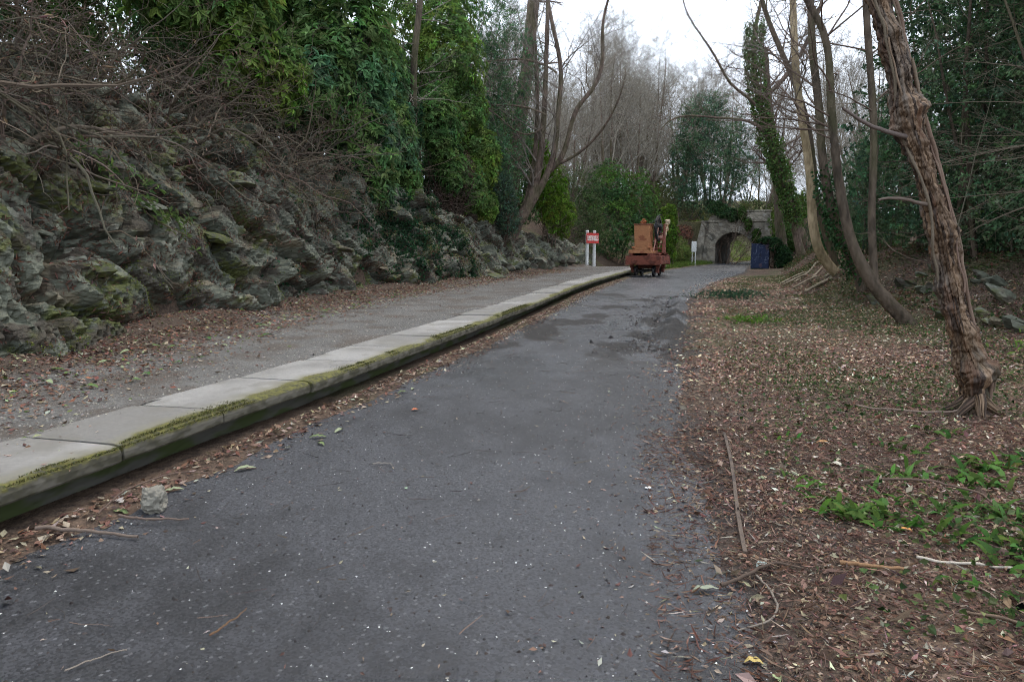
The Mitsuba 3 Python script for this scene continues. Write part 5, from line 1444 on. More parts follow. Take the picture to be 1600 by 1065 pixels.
def litter():
    rng = np.random.default_rng(301)
    P = [.22, .22, .16, .13, .12, .05, .10]
    B = Bag()
    for n, y0, y1, a, b, hi in ((60000, 1.6, 4.6, 0.005, 0.042, -2.8), (70000, 4.0, 9.5, 0.008, 0.052, 0.0), (48000, 8, 18, 0.016, 0.075, 1.4), (30000, 16, 36, 0.03, 0.10, 1.4)):
        x, y = verge_points(n, rng, y0, y1, 1.1, -0.55, hi)
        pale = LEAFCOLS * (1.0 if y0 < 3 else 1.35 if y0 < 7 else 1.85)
        edge = np.clip((x - path_x(y) + 0.25) / 0.75, 0.0, 1)
        keep = rng.uniform(size=n) < 0.06 + 0.94 * edge ** 1.5 * (0.6 + 0.4 * sstep(0.36, 0.58, meshkit.fbm(np.stack([x * 1.6, y * 1.6, 0 * x + 3], 1), 3)))
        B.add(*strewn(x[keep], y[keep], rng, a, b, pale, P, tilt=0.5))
    for n, y0, y1, hi in ((36000, 1.6, 6, -2.4), (22000, 5, 13, 0.5)):
        # shredded needles and fibres between the leaves
        x, y = verge_points(n, rng, y0, y1, 1.1, -0.3, hi)
        B.add(*strewn(x, y, rng, 0.02, 0.11, LEAFCOLS, [.3, .25, .15, .06, .1, .02, .12], tilt=0.3, wr=(0.03, 0.09)))
    # whole leaves, curled
    x, y = verge_points(3200, rng, 1.6, 11, 1.2, -0.1, 0.5)
    B.add(*strewn(x, y, rng, 0.045, 0.10, LEAFCOLS * 0.95, [.26, .22, .2, .12, .07, .03, .1], lift=0.012, tilt=0.8, wr=(0.3, 0.5)))
    stuff('leaf_litter', 'brown dead leaves carpeting the verge to the right of the path', 'leaf litter', B.ply('litter'))
    B = Bag()
    n = 9000
    y = rng.uniform(2.4, 34, n) ** 1.0
    x = kerb_x(y) + 0.02 + np.abs(rng.normal(size=n)) * 0.20
    B.add(*strewn(x, y, rng, 0.02, 0.085, LEAFCOLS, [.2, .2, .18, .17, .1, .08, .07], zf=lambda x, y: np.maximum(height(x, y), 0.0), lift=0.012))
    stuff('leaf_litter', 'dead leaves drifted along the foot of the platform wall', 'leaf litter', B.ply('litter'))
    B = Bag()
    n = 30000
    y = rng.uniform(3.5, 40, n)
    x = rock_x(y) + 0.25 + np.abs(rng.normal(size=n)) * 0.75
    x = np.where(rng.uniform(size=n) < 0.25, rock_x(y) + rng.uniform(0.2, 1.7, n), x)
    z = plat_z
    red = np.vstack([LEAFCOLS, [(0.20, 0.085, 0.055), (0.09, 0.13, 0.03), (0.24, 0.27, 0.15)]])
    B.add(*strewn(x, y, rng, 0.015, 0.085, red, [.2, .18, .1, .1, .08, .05, .06, .15, .05, .03], zf=z, lift=0.008))
    n = 9000
    y = rng.uniform(3.5, 34, n)
    x = rock_x(y) + rng.uniform(-0.25, 0.55, n)
    B.add(*strewn(x, y, rng, 0.015, 0.085, red, [.2, .18, .1, .1, .08, .05, .06, .15, .05, .03], zf=z, lift=0.010, tilt=0.6))
    n = 2600
    y = rng.uniform(3.5, 40, n)
    x = rock_x(y) + rng.uniform(0.3, 2.3, n)
    ok = x < kerb_x(y) - 0.1
    B.add(*strewn(x[ok], y[ok], rng, 0.015, 0.06, red, [.2, .18, .1, .1, .08, .05, .06, .15, .05, .03], zf=lambda x, y: np.where(x > kerb_x(y) - 0.83, 0.337, plat_z(x, y)), lift=0.004))
    stuff('leaf_litter', 'reddish dead leaves along the foot of the rock face on the platform', 'leaf litter', B.ply('litter'))
    # needles and dead leaves caught on the ledges of the rock
    p, n_ = on_rock(52000, rng, 3, 34, lambda c: sstep(0.44, 0.58, meshkit.fbm(c * [1.3, 1.3, 2.6] + 77, 3)) * 1.0 + 0.05)
    d = unit(np.cross(n_, rng.normal(size=n_.shape)) + [0.15, 0, -0.35])
    L = rng.uniform(0.03, 0.11, len(p))
    v, f, c = leaf_mesh(p + n_ * 0.012, d, n_ + 0.5 * rng.normal(size=n_.shape), L, L * rng.uniform(0.06, 0.3, len(p)), colors(np.array([(0.12, 0.055, 0.04), (0.085, 0.05, 0.038), (0.15, 0.075, 0.05)])[rng.integers(0, 3, len(p))], len(p), rng, 0.3, 0.08))
    stuff('needle_litter', 'reddish dead needles and leaves caught on ledges of the rock face', 'leaf litter', Bag().add(v, f, c).ply('litter'))
    # on the slope above the rock
    n = 14000
    y = rng.uniform(4, 42, n)
    x = rock_x(y) - rng.uniform(1.5, 6, n)
    stuff('leaf_litter', 'brown leaves on the slope above the rock face', 'leaf litter', Bag().add(*strewn(x, y, rng, 0.04, 0.12, LEAFCOLS * 0.8, P, lift=0.02)).ply('litter'))
    # crumbs of leaf trodden over the path
    n = 2600
    y = 1.6 + 20 * rng.uniform(0, 1, n) ** 1.4
    t = rng.uniform(0, 1, n)
    t = np.where(rng.uniform(size=n) < 0.5, t, 1 - np.abs(rng.normal(size=n)) * 0.18)
    x = kerb_x(y) + 0.15 + t * (path_x(y) - kerb_x(y) - 0.1)
    stuff('leaf_crumbs', 'crumbs of dead leaf trodden over the dark path', 'leaf litter', Bag().add(*strewn(x, y, rng, 0.006, 0.04, LEAFCOLS, None, zf=lambda x, y: np.maximum(path_z(x, y), height(x, y)), lift=0.002, wr=(0.2, 0.6))).ply('litter'))
    # twigs
    B = Bag()
    for n, y0, y1, L in ((4200, 1.5, 6, 0.11), (2000, 4, 24, 0.30)):
        x, y = verge_points(n, rng, y0, y1, 1.2, -0.1, 1.2)
        a = rng.uniform(0, 2 * np.pi, n)
        st = np.stack([x, y, height(x, y) + 0.012], 1)
        Pp = grow(st, np.stack([np.cos(a), np.sin(a), 0.03 * rng.normal(size=n)], 1), L * rng.uniform(0.2, 1.6, n) ** 1.3, 5, rng, 0, 0.14)
        hh = height(Pp[..., 0], Pp[..., 1]) + 0.008
        Pp[..., 2] = np.maximum(np.minimum(Pp[..., 2], hh + 0.03), hh)
        R = rng.uniform(0.0012, 0.0045, n)[:, None] * np.linspace(1, 0.5, 5)[None]
        v, f = tubes(Pp, R, 3)
        B.add(v, f, np.repeat(colors(np.array([(0.13, 0.085, 0.06), (0.22, 0.16, 0.115), (0.085, 0.06, 0.05)])[rng.integers(0, 3, n)], n, rng, 0.25, 0.05), 15, 0))
    n = 700
    y = rng.uniform(2.4, 24, n)
    x = np.where(rng.uniform(size=n) < 0.5, kerb_x(y) + 0.08 + np.abs(rng.normal(size=n)) * 0.2, kerb_x(y) + rng.uniform(0.2, 1, n) * (path_x(y) - kerb_x(y)))
    a = rng.uniform(0, 2 * np.pi, n)
    st = np.stack([x, y, np.full(n, 0.045)], 1)
    Pp = grow(st, np.stack([np.cos(a), np.sin(a), 0 * a], 1), rng.uniform(0.03, 0.22, n), 5, rng, 0, 0.15)
    Pp[..., 2] = np.maximum(height(Pp[..., 0], Pp[..., 1]), 0.022) + 0.006
    R = rng.uniform(0.001, 0.003, n)[:, None] * np.linspace(1, 0.5, 5)[None]
    v, f = tubes(Pp, R, 3)
    B.add(v, f, np.repeat(colors(np.array([(0.13, 0.085, 0.06), (0.05, 0.04, 0.035)])[rng.integers(0, 2, n)], n, rng, 0.25, 0.05), 15, 0))
    stuff('twigs', 'small twigs scattered over the verge and path', 'twigs', B.ply('twig'))


litter()


def specks():
    rng = np.random.default_rng(311)
    B = Bag()
    n = 900
    u = rng.uniform(0, 1, n)
    y = 1.6 + 14 * u ** 1.5
    t = rng.beta(1.6, 1.2, n)
    x = kerb_x(y) + 0.2 + t * (path_x(y) + 0.15 - kerb_x(y))
    s = 0.0022 + 0.0038 * rng.uniform(0, 1, n) ** 2
    a = rng.uniform(0, 6.3, n)
    base = np.array([(-1, -0.6, 0), (1, -0.7, 0), (1.1, 0.6, 0), (-0.8, 0.8, 0), (-0.5, -0.2, 0.5), (0.5, 0.1, 0.55)])
    F = np.array([(0, 1, 5), (0, 5, 4), (1, 2, 5), (2, 3, 5), (3, 4, 5), (3, 0, 4)])
    c, q = np.cos(a), np.sin(a)
    V = np.stack([base[None, :, 0] * c[:, None] - base[None, :, 1] * q[:, None], base[None, :, 0] * q[:, None] + base[None, :, 1] * c[:, None], np.broadcast_to(base[None, :, 2], (n, 6))], -1) * s[:, None, None]
    V += np.stack([x, y, np.maximum(path_z(x, y), height(x, y)) + 0.001], 1)[:, None]
    stuff('petals', 'tiny white petals scattered over the dark path', 'petals', mikit.ply((V.reshape(-1, 3), (np.arange(n)[:, None, None] * 6 + F[None]).reshape(-1, 3)), 'petal'))
    # dark grit and clods
    B = Bag()
    n = 7000
    y = 1.6 + 18 * rng.uniform(0, 1, n) ** 1.4
    x = kerb_x(y) + 0.2 + rng.uniform(0, 1, n) * (path_x(y) + 0.3 - kerb_x(y))
    s = 0.004 + 0.008 * rng.uniform(0, 1, n) ** 3
    m = 2200
    y2 = rng.uniform(10.5, 23, m)
    x2 = path_x(y2) - 0.05 - np.abs(rng.normal(size=m)) * 0.6
    x, y, s = np.r_[x, x2], np.r_[y, y2], np.r_[s, rng.uniform(0.008, 0.045, m) * np.where(rng.uniform(size=m) < 0.3, 1.0, 0.5)]
    n += m
    oc = np.array([(1, 0, 0), (0, 1, 0), (-1, 0, 0), (0, -1, 0), (0, 0, 0.8), (0, 0, -0.5)])
    F = np.array([(0, 1, 4), (1, 2, 4), (2, 3, 4), (3, 0, 4), (1, 0, 5), (2, 1, 5), (3, 2, 5), (0, 3, 5)])
    V = oc[None] * s[:, None, None] * rng.uniform(0.6, 1.4, (n, 6, 1)) + np.stack([x, y, np.maximum(path_z(x, y), height(x, y))], 1)[:, None]
    B.add(V.reshape(-1, 3), (np.arange(n)[:, None, None] * 6 + F[None]).reshape(-1, 3), np.repeat(colors(np.array([(0.035, 0.033, 0.033), (0.10, 0.10, 0.105), (0.04, 0.032, 0.028)])[rng.choice(3, n, p=[.5, .2, .3])], n, rng, 0.2, 0.03), 6, 0))
    stuff('grit', 'dark grit and mud clods on the path and its rutted right shoulder', 'gravel', B.ply('litter'))
    # loose gravel on the platform
    n = 6000
    y = 3 + 16 * rng.uniform(0, 1, n) ** 1.3
    x = rock_x(y) + 0.5 + rng.uniform(0, 1, n) * (kerb_x(y) - 0.78 - rock_x(y) - 0.5)
    s = 0.004 + 0.012 * rng.uniform(0, 1, n) ** 3
    V = oc[None] * s[:, None, None] * rng.uniform(0.6, 1.4, (n, 6, 1)) + np.stack([x, y, plat_z(x, y)], 1)[:, None]
    stuff('loose_gravel', 'pale loose gravel along the platform', 'gravel', Bag().add(V.reshape(-1, 3), (np.arange(n)[:, None, None] * 6 + F[None]).reshape(-1, 3), np.repeat(colors((0.24, 0.22, 0.195), n, rng, 0.3, 0.03), 6, 0)).ply('litter'))


specks()


def green_cover():
    rng = np.random.default_rng(321)
    n = 80000
    x, y = verge_points(n, rng, 2.6, 36, 1.25, 0.3, 2.6)
    m = meshkit.fbm(np.stack([x * 0.55, y * 0.4, 0 * x + 5], 1), 3) + 0.05 * np.clip((x - path_x(y)) / (bank_x(y) - path_x(y)), 0, 1.2)
    keep = rng.uniform(size=n) < sstep(0.44, 0.62, m) * np.clip((x - path_x(y) - 0.4) / 1.2, 0, 1)
    x, y = x[keep], y[keep]
    n = len(x)
    p = np.stack([x, y, height(x, y) + rng.uniform(0.005, 0.07, n)], 1)
    d = unit(rng.normal(size=(n, 3)) * [1, 1, 0.35])
    L = rng.uniform(0.018, 0.055, n)
    v, f, c = leaf_mesh(p, d, np.array([0, 0, 1.0]) + 0.45 * rng.normal(size=(n, 3)), L, L * 0.75, colors(np.array([(0.045, 0.08, 0.03), (0.08, 0.11, 0.045), (0.11, 0.13, 0.06)])[rng.integers(0, 3, n)], n, rng, 0.3, 0.1))
    stuff('ground_ivy', 'low green ivy and weeds spread through the leaf litter on the right verge', 'ivy', Bag().add(v, f, c).ply('leaf'))
    # ivy and bramble on the right bank
    n = 34000
    y = rng.uniform(8, 52, n)
    x = bank_x(y) + rng.uniform(0.0, 5.5, n) ** 1.0
    m = meshkit.fbm(np.stack([x * 0.7, y * 0.45, 0 * x + 9], 1), 3)
    keep = rng.uniform(size=n) < sstep(0.40, 0.58, m)
    x, y = x[keep], y[keep]
    n = len(x)
    p = np.stack([x, y, height(x, y) + rng.uniform(0.01, 0.22, n)], 1)
    L = rng.uniform(0.04, 0.11, n)
    v, f, c = leaf_mesh(p, unit(rng.normal(size=(n, 3)) * [1, 1, 0.5]), np.array([-0.4, -0.3, 1.0]) + 0.5 * rng.normal(size=(n, 3)), L, L * 0.6, colors(np.array([(0.04, 0.075, 0.03), (0.06, 0.09, 0.03), (0.09, 0.10, 0.045), (0.12, 0.065, 0.045)])[rng.integers(0, 4, n)], n, rng, 0.3, 0.1))
    B = Bag().add(v, f, c)
    n = 24000
    y = rng.uniform(8, 44, n)
    x = bank_x(y) + rng.uniform(-0.3, 5.5, n)
    B.add(*strewn(x, y, rng, 0.04, 0.11, LEAFCOLS, None, lift=0.01, tilt=0.6))
    stuff('bank_growth', 'ivy, bramble and dead bracken covering the right bank', 'undergrowth', B.ply('leaf'))
    # ivy patches on the rock
    p, n_ = on_rock(15000, rng, 14, 33, lambda c: (np.exp(-((c[:, 1] - 23.0) / 1.1) ** 2) + np.exp(-((c[:, 1] - 26.5) / 1.0) ** 2) + 0.35 * np.exp(-((c[:, 1] - 20.0) / 0.6) ** 2) * (c[:, 2] > 1.4)) * (meshkit.fbm(c * 1.5, 2) > 0.42) + 0.01)
    L = rng.uniform(0.045, 0.10, len(p))
    v, f, c = leaf_mesh(p + n_ * rng.uniform(0.02, 0.14, len(p))[:, None], unit(rng.normal(size=p.shape) * 0.6 + [0.1, 0, -0.8]), n_ + 0.35 * rng.normal(size=p.shape), L, L * 0.85, colors((0.028, 0.062, 0.032), len(p), rng, 0.35, 0.1))
    key = thing('rock_ivy', 'dark ivy trailing in columns down the middle of the rock face', 'ivy')
    scene[key] = Bag().add(v, f, c).ply('leaf_glossy')
    # moss cushions on the rock
    p, n_ = on_rock(30000, rng, 6, 30, lambda c: (meshkit.fbm(c * 1.1 + 55, 3) > 0.56) * (np.exp(-((c[:, 1] - 26) / 3.2) ** 2) + 0.5 * (c[:, 1] < 18) * (c[:, 2] < 1.4)) + 0.0005, nzmin=-0.1)
    L = rng.uniform(0.012, 0.035, len(p))
    v, f, c = leaf_mesh(p, unit(n_ + 0.6 * rng.normal(size=p.shape)), rng.normal(size=p.shape), L, L * 0.6, colors((0.11, 0.13, 0.025), len(p), rng, 0.3, 0.1))
    stuff('rock_moss', 'yellow-green moss cushions on the rock face', 'moss', Bag().add(v, f, c).ply('litter'))
    # grass on the bank that shows through the arch, and at the far wayside
    n = 16000
    x, y = rng.uniform(18, 34, n), rng.uniform(74, 92, n)
    ok = (x < kerb_x(y) - 0.3)
    x, y = x[ok], y[ok]
    n = len(x)
    p = np.stack([x, y, height(x, y)], 1)
    v, f, c = leaf_mesh(p, unit(np.array([0, 0, 1.0]) + 0.4 * rng.normal(size=p.shape)), rng.normal(size=p.shape), rng.uniform(0.2, 0.5, n), 0.05, colors((0.26, 0.33, 0.10), n, rng, 0.25, 0.1))
    n = 9000
    y2 = rng.uniform(52, 68, n)
    x2 = kerb_x(y2) - rng.uniform(0.0, 3.0, n)
    p2 = np.stack([x2, y2, height(x2, y2)], 1)
    B = Bag().add(v, f, c)
    B.add(*leaf_mesh(p2, unit(np.array([0, 0, 1.0]) + 0.45 * rng.normal(size=p2.shape)), rng.normal(size=p2.shape), rng.uniform(0.12, 0.4, n), 0.035, colors((0.12, 0.18, 0.045), n, rng, 0.3, 0.1)))
    stuff('grass', 'long pale green grass on the banks by the bridge', 'grass', B.ply('leaf'))


green_cover()


def blade_mesh(p, d, L, W, col, rng, k=5, bend=0.35):
    """Arching strap leaves, four segments long."""
    n = len(p)
    d = unit(d)
    side = unit(np.cross(d, [0, 0, 1.0]) + 0.2 * rng.normal(size=(n, 3)))
    P = [p]
    dd = d.copy()
    for i in range(1, k):
        P.append(P[-1] + dd * (L / (k - 1))[:, None])
        dd = unit(dd + np.array([0, 0, -bend]) * rng.uniform(0.4, 1.4, n)[:, None] + d * [0.15, 0.15, 0])
    P = np.stack(P, 1)
    w = np.array([0.45, 1.0, 0.95, 0.6, 0.05])[None, :, None] * (W / 2)[:, None, None]
    V = np.concatenate([P - side[:, None] * w, P + side[:, None] * w], 1)
    i = np.arange(n)[:, None, None] * 2 * k
    j = np.arange(k - 1)[None, :, None]
    F = np.concatenate([i + np.concatenate([j, j + 1, j + k + 1], -1), i + np.concatenate([j, j + k + 1, j + k], -1)], 1).reshape(-1, 3)
    return V.reshape(-1, 3), F, np.repeat(col, 2 * k, 0)


def plants():
    rng = np.random.default_rng(331)
    spots = [(1.98, 4.0, 34, 0.15), (2.14, 3.83, 22, 0.13), (2.32, 3.62, 12, 0.12), (1.95, 4.45, 10, 0.11), (2.75, 3.35, 30, 0.16), (2.62, 3.22, 24, 0.16), (2.62, 3.95, 14, 0.12), (2.35, 4.25, 10, 0.11), (2.85, 3.9, 16, 0.13), (3.05, 4.5, 22, 0.14), (3.3, 4.75, 26, 0.15), (2.75, 4.7, 18, 0.13), (3.75, 4.9, 22, 0.15),
             (2.5, 3.45, 10, 0.12), (3.0, 5.3, 14, 0.12), (2.2, 5.6, 8, 0.10), (3.6, 5.7, 12, 0.12), (4.5, 5.6, 12, 0.13), (2.1, 3.1, 5, 0.09), (2.25, 2.75, 4, 0.10)]
    ng = nth_from_left(spots)
    for i, (x, y, n, L) in enumerate(spots):
        key = thing('wild_garlic', ng[i] + ' from the left of the strap-leaved green tufts in the lower right litter', 'plant', 'green tufts in the lower right litter')
        n = int(n * 1.6)
        a = rng.uniform(0, 6.3, n)
        p = np.stack([x + 0.09 * rng.normal(size=n), y + 0.09 * rng.normal(size=n), 0 * a], 1)
        p[:, 2] = height(p[:, 0], p[:, 1]) - 0.005
        e = rng.uniform(0.5, 1.9, n)
        L = L * 1.25
        v, f, c = blade_mesh(p, np.stack([np.cos(a), np.sin(a), e], 1), L * rng.uniform(0.5, 1.15, n), L * rng.uniform(0.16, 0.26, n), colors((0.075, 0.14, 0.036), n, rng, 0.25, 0.12), rng)
        scene[key] = Bag().add(v, f, c).ply('leaf', smooth=True)
    key = thing('fern_tuft', 'vivid green grassy tuft on the verge half way to the forked tree', 'plant')
    n = 130
    a = rng.uniform(0, 6.3, n)
    p = np.stack([5.0 + 0.28 * rng.normal(size=n), 14.6 + 0.28 * rng.normal(size=n), 0 * a], 1)
    p[:, 2] = height(p[:, 0], p[:, 1])
    scene[key] = Bag().add(*blade_mesh(p, np.stack([np.cos(a), np.sin(a), rng.uniform(0.5, 2, n)], 1), rng.uniform(0.12, 0.28, n), rng.uniform(0.02, 0.045, n), colors((0.085, 0.17, 0.03), n, rng, 0.25, 0.1), rng)).ply('leaf', smooth=True)
    key = thing('ivy_patch', 'dark green ivy hummock on the verge near the path bend', 'plant')
    n = 700
    p = np.stack([6.7 + 0.55 * rng.normal(size=n), 21.5 + 0.6 * rng.normal(size=n), 0 * np.zeros(n)], 1)
    p[:, 2] = height(p[:, 0], p[:, 1]) + rng.uniform(0.02, 0.22, n)
    L = rng.uniform(0.05, 0.1, n)
    scene[key] = Bag().add(*leaf_mesh(p, unit(rng.normal(size=p.shape)), np.array([0, 0, 1.0]) + 0.5 * rng.normal(size=p.shape), L, L * 0.7, colors((0.04, 0.08, 0.045), n, rng, 0.3, 0.1))).ply('leaf')
    key = thing('bramble', 'pale green leafy sprig at the foot of the right bank behind the gnarled tree', 'plant')
    n = 60
    p = np.stack([7.15 + 0.35 * rng.normal(size=n), 9.3 + 0.3 * rng.normal(size=n), 0 * np.zeros(n)], 1)
    p[:, 2] = height(p[:, 0], p[:, 1]) + rng.uniform(0.05, 0.3, n)
    scene[key] = Bag().add(*leaf_mesh(p, unit(rng.normal(size=p.shape) * [1, 1, 0.4]), np.array([0, -0.4, 1.0]) + 0.4 * rng.normal(size=p.shape), rng.uniform(0.08, 0.18, n), 0.035, colors((0.13, 0.22, 0.05), n, rng, 0.25, 0.1))).ply('leaf')
    # a leafy spray hanging on the rock at upper left
    key = thing('rock_laurel', 'spray of pale laurel leaves trailing diagonally on the rock below the thicket', 'plant')
    q = np.linspace(0, 1, 60)
    y = 9.4 + q * 1.9 + 0.15 * rng.normal(size=60)
    t = 0.72 - 0.30 * q
    P, N = rock_surface(y, t)
    P = P + N * 0.33 + 0.10 * rng.normal(size=P.shape)
    v, f, c = whorls(P, N + [0, 0, 0.4], 5, rng, 0.13, 0.04, (0.10, 0.15, 0.05))
    put(key, 'leaves', Bag().add(v, f, c).ply('leaf'))
    sp = resample(np.stack([P[i] for i in (0, 15, 30, 45, 59)]), 24)
    put(key, 'stem', Bag().add(*tubes(sp, np.full(24, 0.008), 5), (0.12, 0.09, 0.06)).ply('twig', smooth=True))


plants()


def one_leaf(name, label, x, y, L, W, col, ang, z=None, cat='leaf'):
    rng = np.random.default_rng(int(abs(x * 991 + y * 77)))
    k = 9
    t = np.linspace(0, 1, k)
    w = W / 2 * np.sin(np.pi * np.clip(t * 0.92 + 0.04, 0, 1)) ** 0.8
    zz = (max(hgt(x, y), float(path_z(np.array([x]), np.array([y]))[0])) if z is None else z) + 0.008
    V = []
    for i in range(k):
        lift = 0.10 * L * math.sin(t[i] * 3.1) + rng.normal() * 0.003
        for s in (-1, 0, 1):
            V.append((t[i] * L - L / 2, s * w[i], lift + abs(s) * w[i] * 0.35))
    i = (np.arange(k - 1)[:, None] * 3 + np.arange(2)[None]).reshape(-1, 1)
    F = np.hstack([i, i + 3, i + 4, i + 1])
    V = np.array(V) @ rotz(ang).T + [x, y, zz]
    key = thing(name, label, cat)
    scene[key] = Bag().add(V, np.vstack([F[:, [0, 1, 2]], F[:, [0, 2, 3]]]), col).ply('litter', smooth=True)


def stick(name, label, pts, r0, r1, col, cat='stick', sides=7, seed=0, ground=True):
    rng = np.random.default_rng(seed)
    P = resample(pts, 24, rng, 0.004)
    if ground:
        P[:, 2] += np.maximum(height(P[:, 0], P[:, 1]), 0.012)
    R = np.linspace(r0, r1, 24) * (0.85 + 0.3 * meshkit.noise(P * 30))
    key = thing(name, label, cat)
    scene[key] = Bag().add(*tubes(P, R, sides), col).ply('twig', smooth=True)


def small_things():
    rng = np.random.default_rng(341)
    one_leaf('fallen_leaf', 'curled pale green leaf lying at the right edge of the path', 0.90, 3.10, 0.13, 0.035, (0.24, 0.26, 0.19), 0.1)
    one_leaf('fallen_leaf', 'grey-green leaf beside the near end of the rusty strip', 1.24, 3.32, 0.06, 0.04, (0.28, 0.33, 0.31), 0.3)
    one_leaf('fallen_leaf', 'yellow leaf on the path edge at the bottom of the picture', 0.93, 2.52, 0.07, 0.035, (0.45, 0.34, 0.12), -0.2)
    one_leaf('fallen_leaf', 'pale green leaf below the yellow leaf', 0.98, 2.42, 0.05, 0.03, (0.30, 0.36, 0.18), 1.7)
    one_leaf('fallen_leaf', 'small orange leaf lying alone on the left of the path', -0.95, 6.75, 0.07, 0.05, (0.50, 0.15, 0.07), 0.4)
    one_leaf('fallen_leaf', 'orange-brown leaf among the right litter above the rusty strip', 2.50, 5.5, 0.11, 0.045, (0.42, 0.22, 0.09), 0.1)
    one_leaf('fallen_leaf', 'orange leaf beside the nearest green tuft', 2.18, 3.72, 0.06, 0.045, (0.50, 0.24, 0.07), -0.6)
    one_leaf('fallen_leaf', 'cream leaf standing in the litter right of the rusty strip', 2.35, 4.95, 0.09, 0.06, (0.50, 0.47, 0.38), 2.2)
    one_leaf('fallen_leaf', 'pale leaf left of the cream leaf in the right litter', 2.2, 4.75, 0.07, 0.05, (0.42, 0.42, 0.34), 1.2)
    one_leaf('fallen_leaf', 'small yellow leaf in the litter between strip and green tufts', 1.72, 4.02, 0.05, 0.03, (0.45, 0.36, 0.16), 1.2)
    one_leaf('fallen_leaf', 'greenish leaf just right of the middle of the rusty strip', 1.70, 4.62, 0.07, 0.045, (0.24, 0.27, 0.16), 0.3)
    for i, (x, y, L, a) in enumerate(((-1.92, 4.9, 0.15, 0.6), (-1.63, 5.75, 0.14, 0.2), (-1.5, 5.95, 0.12, 1.2), (-1.55, 5.55, 0.10, -0.8), (-2.22, 4.45, 0.12, 0.4), (-1.2, 7.6, 0.12, 0.5), (-1.12, 7.8, 0.10, 1.5), (-2.35, 4.05, 0.12, -0.3))):
        one_leaf('green_leaf', 'fresh green fallen leaf in the litter at the foot of the platform wall', x, y, L, L * 0.36, (0.13, 0.17, 0.07) if i % 2 else (0.25, 0.28, 0.17), a)
        labels[list(scene)[-1]]['group'] = 'green leaves below the platform'
    for i in range(46):
        y = rng.uniform(5.5, 20)
        x = rock_x(y) + rng.uniform(0.55, 1.75)
        if x > kerb_x(y) - 0.9:
            continue
        L = rng.uniform(0.10, 0.2)
        one_leaf('green_leaf', 'fresh green fallen laurel leaf on the platform below the rock face', x, y, L, L * 0.36, [(0.10, 0.16, 0.05), (0.26, 0.31, 0.17), (0.05, 0.11, 0.03)][i % 3], rng.uniform(0, 6.3), z=float(plat_z(x, y)) + 0.006)
        labels[list(scene)[-1]]['group'] = 'green leaves on the platform'
    # a scrap of white paper, a block of stone, sticks
    key = thing('paper_scrap', 'small white scrap of paper on the right side of the path', 'paper')
    v, f = stone_mesh((0.030, 0.016, 0.010), rng, 16)
    scene[key] = mikit.ply((v + [0.90, 4.5, 0.022], f), 'petal')
    key = thing('stone_block', 'rough pale mossy block of stone among the litter by the platform wall', 'stone')
    m = trimesh.creation.icosphere(subdivisions=4, radius=1.0)
    v = np.array(m.vertices)
    v = np.sign(v) * np.abs(v) ** 0.6 * [0.066, 0.075, 0.075]
    v += unit(v) * (0.05 * (meshkit.fbm(v * 22, 3) - 0.5) + 0.03 * (meshkit.fbm(v * 60, 2) - 0.5))[:, None]
    scene[key] = mikit.ply((v @ rotz(0.3).T + [-2.18, 4.12, 0.075], np.array(m.faces)), 'pale_stone', smooth=30)
    stick('fallen_branch', 'thick forked grey stick lying in the litter by the platform wall', [(-2.62, 3.70, 0.03), (-2.4, 3.74, 0.03), (-2.22, 3.72, 0.02), (-2.05, 3.68, 0.02)], 0.012, 0.007, (0.17, 0.13, 0.105), seed=1)
    stick('fallen_branch', 'thinner stick lying beyond the thick forked one by the platform wall', [(-2.3, 3.95, 0.03), (-2.1, 3.9, 0.03), (-1.88, 3.93, 0.02)], 0.009, 0.005, (0.15, 0.11, 0.09), seed=2)
    stick('fallen_branch', 'curved twig leaning on the platform wall', [(-2.42, 3.95, 0.03), (-2.36, 4.15, 0.10), (-2.22, 4.4, 0.13), (-2.05, 4.6, 0.08)], 0.006, 0.004, (0.13, 0.09, 0.07), seed=3)
    stick('fallen_branch', 'curved grey root-like stick at the right edge of the path near the bottom', [(1.18, 3.22, 0.02), (1.185, 3.0, 0.02), (1.13, 2.85, 0.02), (1.0, 2.76, 0.015), (0.94, 2.74, 0.01)], 0.006, 0.004, (0.20, 0.17, 0.14), seed=4)
    stick('fallen_branch', 'bleached white broken stick near the right edge of the picture', [(2.03, 3.36, 0.02), (2.2, 3.3, 0.025), (2.4, 3.24, 0.02), (2.5, 3.21, 0.02)], 0.008, 0.006, (0.46, 0.41, 0.34), seed=5)
    stick('fallen_branch', 'split orange-brown stick in the litter below the green tufts', [(1.62, 3.3, 0.02), (1.75, 3.24, 0.03), (1.9, 3.24, 0.02)], 0.011, 0.007, (0.26, 0.15, 0.08), seed=6)
    stick('fallen_branch', 'long thin branch lying in front of the gnarled tree', [(3.3, 6.6, 0.05), (3.6, 6.35, 0.05), (3.9, 6.25, 0.06), (4.3, 6.45, 0.05), (4.9, 6.9, 0.04)], 0.012, 0.006, (0.20, 0.15, 0.12), seed=7)
    stick('fallen_branch', 'dark arched branch among the green tufts at lower right', [(2.3, 4.5, 0.03), (2.55, 4.45, 0.07), (2.8, 4.25, 0.08), (2.85, 3.95, 0.03)], 0.009, 0.006, (0.13, 0.09, 0.07), seed=8)
    stick('fallen_branch', 'long brown twig at the bottom right corner', [(1.95, 2.85, 0.02), (2.15, 2.62, 0.03), (2.3, 2.4, 0.02)], 0.007, 0.004, (0.17, 0.12, 0.085), seed=9)
    stick('fallen_branch', 'small twig with an orange broken end lying on the left of the path', [(-1.24, 2.70, 0.014), (-1.20, 2.80, 0.014), (-1.17, 2.92, 0.016)], 0.0045, 0.002, (0.16, 0.09, 0.05), seed=10)
